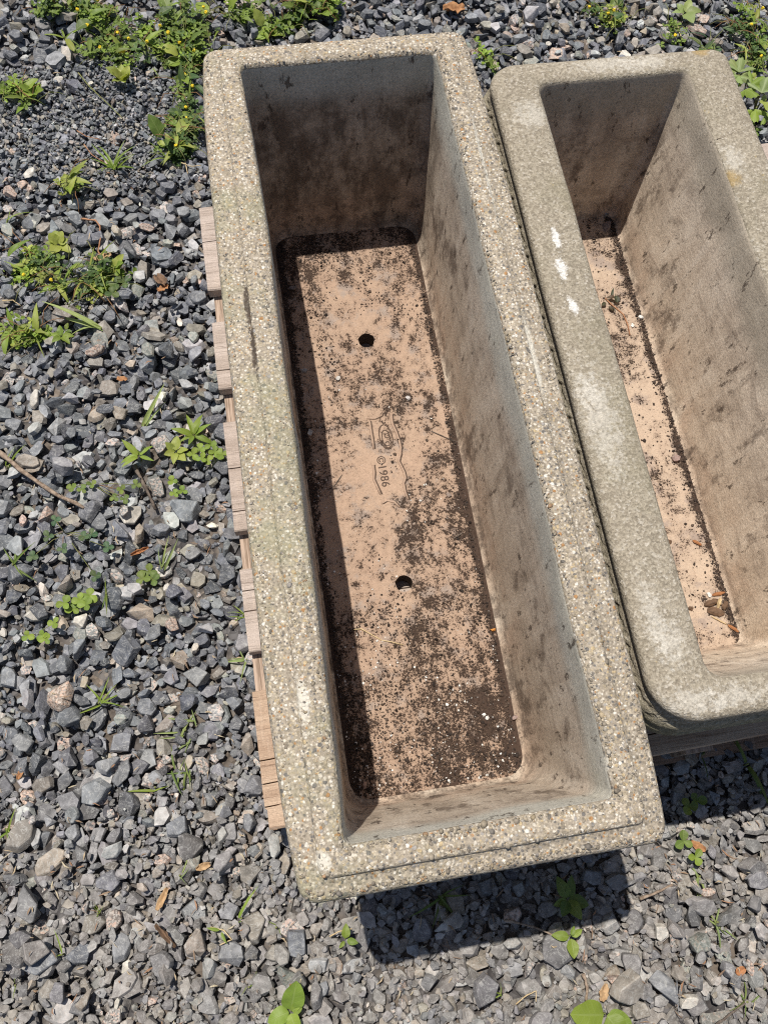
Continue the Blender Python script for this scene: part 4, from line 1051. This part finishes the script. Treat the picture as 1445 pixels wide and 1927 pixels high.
def litter():
    rs = random.Random(3); Vs, Ts, Cs = [], [], []; k = 0
    for i in range(950):
        px, py = rs.uniform(0, 1445), rs.uniform(0, 1927); q = at(px, py, .01)
        if -.25 < q.x < .95 and -.46 < q.y < .6: continue
        if q.y > -.2 and rs.random() < .55: continue
        L = rs.uniform(.002, .009); w = rs.uniform(.0004, .0013); a = rs.uniform(0, 6.28); z = hground(q.x, q.y, .004) + .0025
        d = np.array((math.cos(a), math.sin(a), rs.uniform(-.2, .2))); u = np.array((-math.sin(a), math.cos(a), 0)) * w; c0 = np.array((q.x, q.y, z))
        b = np.array((0, 0, .0015)) + u * rs.uniform(-2, 2)
        Vs.append(np.array([c0 - d * L - u * .5, c0 - d * L + u * .5, c0 - u + b, c0 + u + b, c0 + d * L]))
        Ts.append(np.array([(0, 2, 1), (1, 2, 3), (2, 4, 3)]) + k); k += 5
        c = rs.choice([(.36, .28, .18), (.24, .16, .10), (.18, .12, .08), (.27, .15, .085), (.42, .36, .25)])
        Cs.append(np.broadcast_to(np.array(c + (1,)), (5, 4)))
    o = link('dry_litter', tri_mesh('dry_litter', np.concatenate(Vs), np.concatenate(Ts), np.concatenate(Cs)), M_PEB)
    o['kind'] = 'stuff'; tag(o, 'scattered dry needles and straw bits over the gravel', 'litter')
litter()

# ------------------------------------------------------------------ what lies in the troughs
def crumbs(name, label, n, px_fn, z, sizes, colours, flat, cat):
    spots, cols = [], []
    while len(spots) < n:
        x, y = px_fn()
        s = float(np.clip(sizes[0] * math.exp(rng.normal(0, sizes[1])), sizes[2], sizes[3]))
        c = np.array(colours[int(rng.integers(len(colours)))]) * rng.uniform(.8, 1.15)
        spots.append((x, y, z + s * flat * .5, s)); cols.append(c)
    o = pebble_cloud(name, spots, cols, None, M_PEB, flat, False); return tag(o, label, cat)
def soil_spot():
    while True:
        x = rng.uniform(-.112, .112); y = rng.uniform(-.44, .435)
        w = .05 + (.8 if abs(x) > .104 else 0) + max(0, (-.12 - y) * 1.7) + (.15 if y > .36 else 0)
        if nz3(x * 22, y * 22, 3.3) * .5 + w > rng.uniform(.1, 1.0): return x, y
crumbs('soil_crumbs', 'dark brown potting soil crumbs on the pebbly planter\'s floor', 5200, soil_spot, PZ + .030, (.0011, .4, .0005, .0032), [(.022, .015, .012), (.038, .026, .021), (.055, .038, .03), (.09, .064, .048)], .8, 'soil')
def perl_spot():
    while True:
        x = rng.uniform(-.112, .112); y = -.44 + .62 * rng.random() ** 1.7
        w = .35 + (.7 if x < -.085 else 0) + (.4 if y < -.22 else 0)
        if nz3(x * 16 + 4, y * 16, 7.1) * .8 + w > rng.uniform(.3, 1.2): return x, y
crumbs('perlite_grains', 'white perlite grains scattered on the pebbly planter\'s dirty floor', 330, perl_spot, PZ + .030, (.0011, .42, .0006, .0034), [(.78, .77, .74), (.70, .69, .66), (.6, .58, .55)], .8, 'perlite')
def soil2():
    while True:
        y = rng.uniform(-.31, .42); x = .443 + rng.normal(0, .006) + (.0 if rng.random() < .8 else -rng.random() * .06)
        if y < -.1 and rng.random() < .5 and y > -.2: continue
        if x < .446: return x, y
crumbs('soil_crumbs', 'dark soil crumbs along the smooth planter\'s floor edge', 1500, soil2, PZ + .050, (.0012, .4, .0005, .0034), [(.03, .02, .016), (.05, .034, .027), (.09, .062, .047)], .8, 'soil')
def trough_stone(px, py, z, s, col, label, seed):
    q = at(px, py, z); k = seed % len(BIG)
    o = link('pebble', BMESH[k], None, None, (q.x, q.y, z + BIG[k][2] * s * .75), (rng.normal(0, .12), rng.normal(0, .12), rng.uniform(0, 6.28)), (s, s, s))
    o.color = tuple(col) + (0.1,); return tag(o, label, 'pebble', 'pebbles lying in the planters')
F1, F2 = PZ + .030, PZ + .050
trough_stone(551, 543, F1, .0085, (.17, .145, .15), 'purplish pebble in the shade by the pebbly planter\'s left wall', 3)
trough_stone(572, 699, F1, .0065, (.30, .29, .28), 'pale grey pebble in the shadow strip level with the upper drain hole', 8)
trough_stone(584, 814, F1, .0060, (.45, .44, .42), 'small whitish pebble in the shadow strip level with the emblem', 13)
trough_stone(636, 712, F1, .0055, (.5, .48, .46), 'white pebble on sunlit floor below the upper drain hole', 1)
trough_stone(768, 750, F1, .0060, (.48, .46, .46), 'white flake above the oval emblem', 6)
trough_stone(843, 932, F1, .0050, (.22, .16, .13), 'brown pebble right of the date stamp', 11)
trough_stone(686, 1478, F1, .0060, (.34, .22, .17), 'reddish pebble in the shaded near left corner of the trough', 4)
trough_stone(968, 1352, F1, .0062, (.27, .19, .17), 'pinkish pebble near the trough\'s lower right floor edge', 9)
trough_stone(1138, 430, F2, .0125, (.21, .17, .17), 'large pinkish pebble in the smooth planter\'s shaded far corner', 14)
trough_stone(1128, 399, F2, .0075, (.24, .20, .16), 'tan pebble behind the large pinkish one in the smooth planter', 19)
trough_stone(1138, 405, F2, .0060, (.26, .25, .25), 'small grey pebble behind the large pinkish one in the smooth planter', 24)
trough_stone(1270, 865, F2, .0068, (.26, .17, .15), 'purplish pebble midway along the smooth planter\'s floor edge', 29)
trough_stone(1190, 613, F2, .0050, (.68, .66, .62), 'white pebble beside the withered sprig in the smooth planter', 18)
trough_stone(1204, 598, F2, .0055, (.66, .65, .63), 'white chip touching the right wall beside the withered sprig', 21)
trough_stone(1333, 1120, F2, .0050, (.70, .69, .67), 'white pebble above the bark clump in the smooth planter', 16)
o = link('bead', BMESH[4], M_STONE, None, (*at(927, 1186, F1)[:2], F1 + .0025), None, (.0042, .0042, .0055)); o.color = (.62, .25, .03, 0)
tag(o, 'tiny orange fertiliser bead at the trough floor\'s right edge', 'bead')
def chip(px, py, z, L, w, h, az, mat, label, seed):
    """a torn sliver of bark"""
    rs = random.Random(seed); n = 7; V, F = [], []
    for i in range(n + 1):
        t = i / n; k = math.sin(math.pi * min(.98, max(.03, t))) ** .4
        for a in range(6):
            b = a * math.pi / 3
            V.append(((t - .5) * L, math.cos(b) * w / 2 * k * rs.uniform(.75, 1.2), math.sin(b) * h / 2 * k * rs.uniform(.75, 1.2) + .1 * L * math.sin(t * 3) * rs.uniform(.2, .5)))
    for i in range(n):
        for a in range(6):
            a2 = (a + 1) % 6; F.append((i * 6 + a, i * 6 + a2, (i + 1) * 6 + a2, (i + 1) * 6 + a))
    F.append((5, 4, 3, 2, 1, 0)); F.append(tuple(n * 6 + a for a in range(6)))
    q = at(px, py, z); o = link('bark_chip', mesh('bark_chip', V, F), mat, None, (q.x, q.y, z + h * .45), (0, 0, math.radians(az)))
    return tag(o, label, 'bark chip', 'bark chips in the planters')
chip(1336, 1135, F2, .022, .009, .007, 12, M_BARK, 'dark ridged bark chip on the left of the clump', 1)
chip(1345, 1152, F2, .024, .013, .006, -20, M_BARK, 'largest dark bark chip at the bottom of the clump', 2)
chip(1350, 1118, F2, .020, .005, .004, 5, M_RUST, 'rusty bark chip on top of the clump', 3)
chip(1362, 1140, F2, .014, .008, .006, 50, M_BARK, 'dark bark chip at the right of the clump', 4)
chip(1350, 1136, F2, .016, .006, .008, 60, M_STRAW, 'pale wood splinter between the dark chips', 5)
chip(1352, 1168, F2, .024, .0025, .002, -38, M_STRAW, 'thin straw coloured splinter below the bark clump', 6)
chip(1378, 1183, F2, .017, .005, .004, -45, M_RUST, 'orange brown bark chip near the smooth planter\'s near corner', 7)
chip(1310, 1022, F2, .014, .005, .004, -40, M_RUST, 'rust bark chip against the right wall above the clump', 8)
chip(862, 1008, F1, .018, .0025, .002, 25, M_DTWIG, 'short dark splinter right of the date stamp', 9)
chip(636, 905, F1, .024, .0016, .0014, 50, M_DTWIG, 'thin dark splinter left of the date stamp', 10)
chip(1258, 1020, F2, .007, .006, .005, 0, M_BARK, 'small round dark crumb by the smooth planter\'s left wall', 11)
chip(1298, 1145, F2, .007, .006, .005, 0, M_BARK, 'small round dark crumb left of the bark clump', 12)
def trough_root(label, P, z, rad, mat):
    pts = [at(px, py, z) + Vector((0, 0, rad + .0008 * math.sin(i * 1.7))) for i, (px, py) in enumerate(P)]; c = pts[0].copy()
    o = link('rootlet', tube('rootlet', [p - c for p in pts], rad, 5), mat); o.location = c
    return tag(o, label, 'root', 'dry roots in the planters')
trough_root('pale forked rootlet on the floor below the lower drain hole', [(665, 1185), (680, 1184), (700, 1195), (718, 1205), (735, 1208), (758, 1214)], F1, .0009, M_STRAW)
trough_root('dark thin root near the right floor edge above the lower drain hole', [(812, 812), (830, 820), (848, 828), (862, 832)], F1, .0008, M_DTWIG)
trough_root('curved brown stalk of the withered sprig in the smooth planter', [(1138, 562), (1150, 575), (1160, 582), (1172, 592), (1180, 612), (1184, 632)], F2, .0011, M_ROOT)
wp = thing('withered_sprig', 'withered dark leaved sprig lying on the smooth planter\'s floor', 'dead plant', at(1140, 575, F2))
rs = random.Random(5)
for i in range(7):
    q = at(1122 + rs.uniform(0, 45), 562 + rs.uniform(0, 26), F2) - wp.location
    o = put_leaf(wp, rs.choice(('lance', 'oval')), (q.x, q.y, .003 + rs.uniform(0, .004)), rs.uniform(0, 6.28), rs.uniform(.010, .018), rs.uniform(0, .4), 'dark', rs)
    o.color = (.07 * rs.uniform(.6, 1.3), .05, .035, 1)
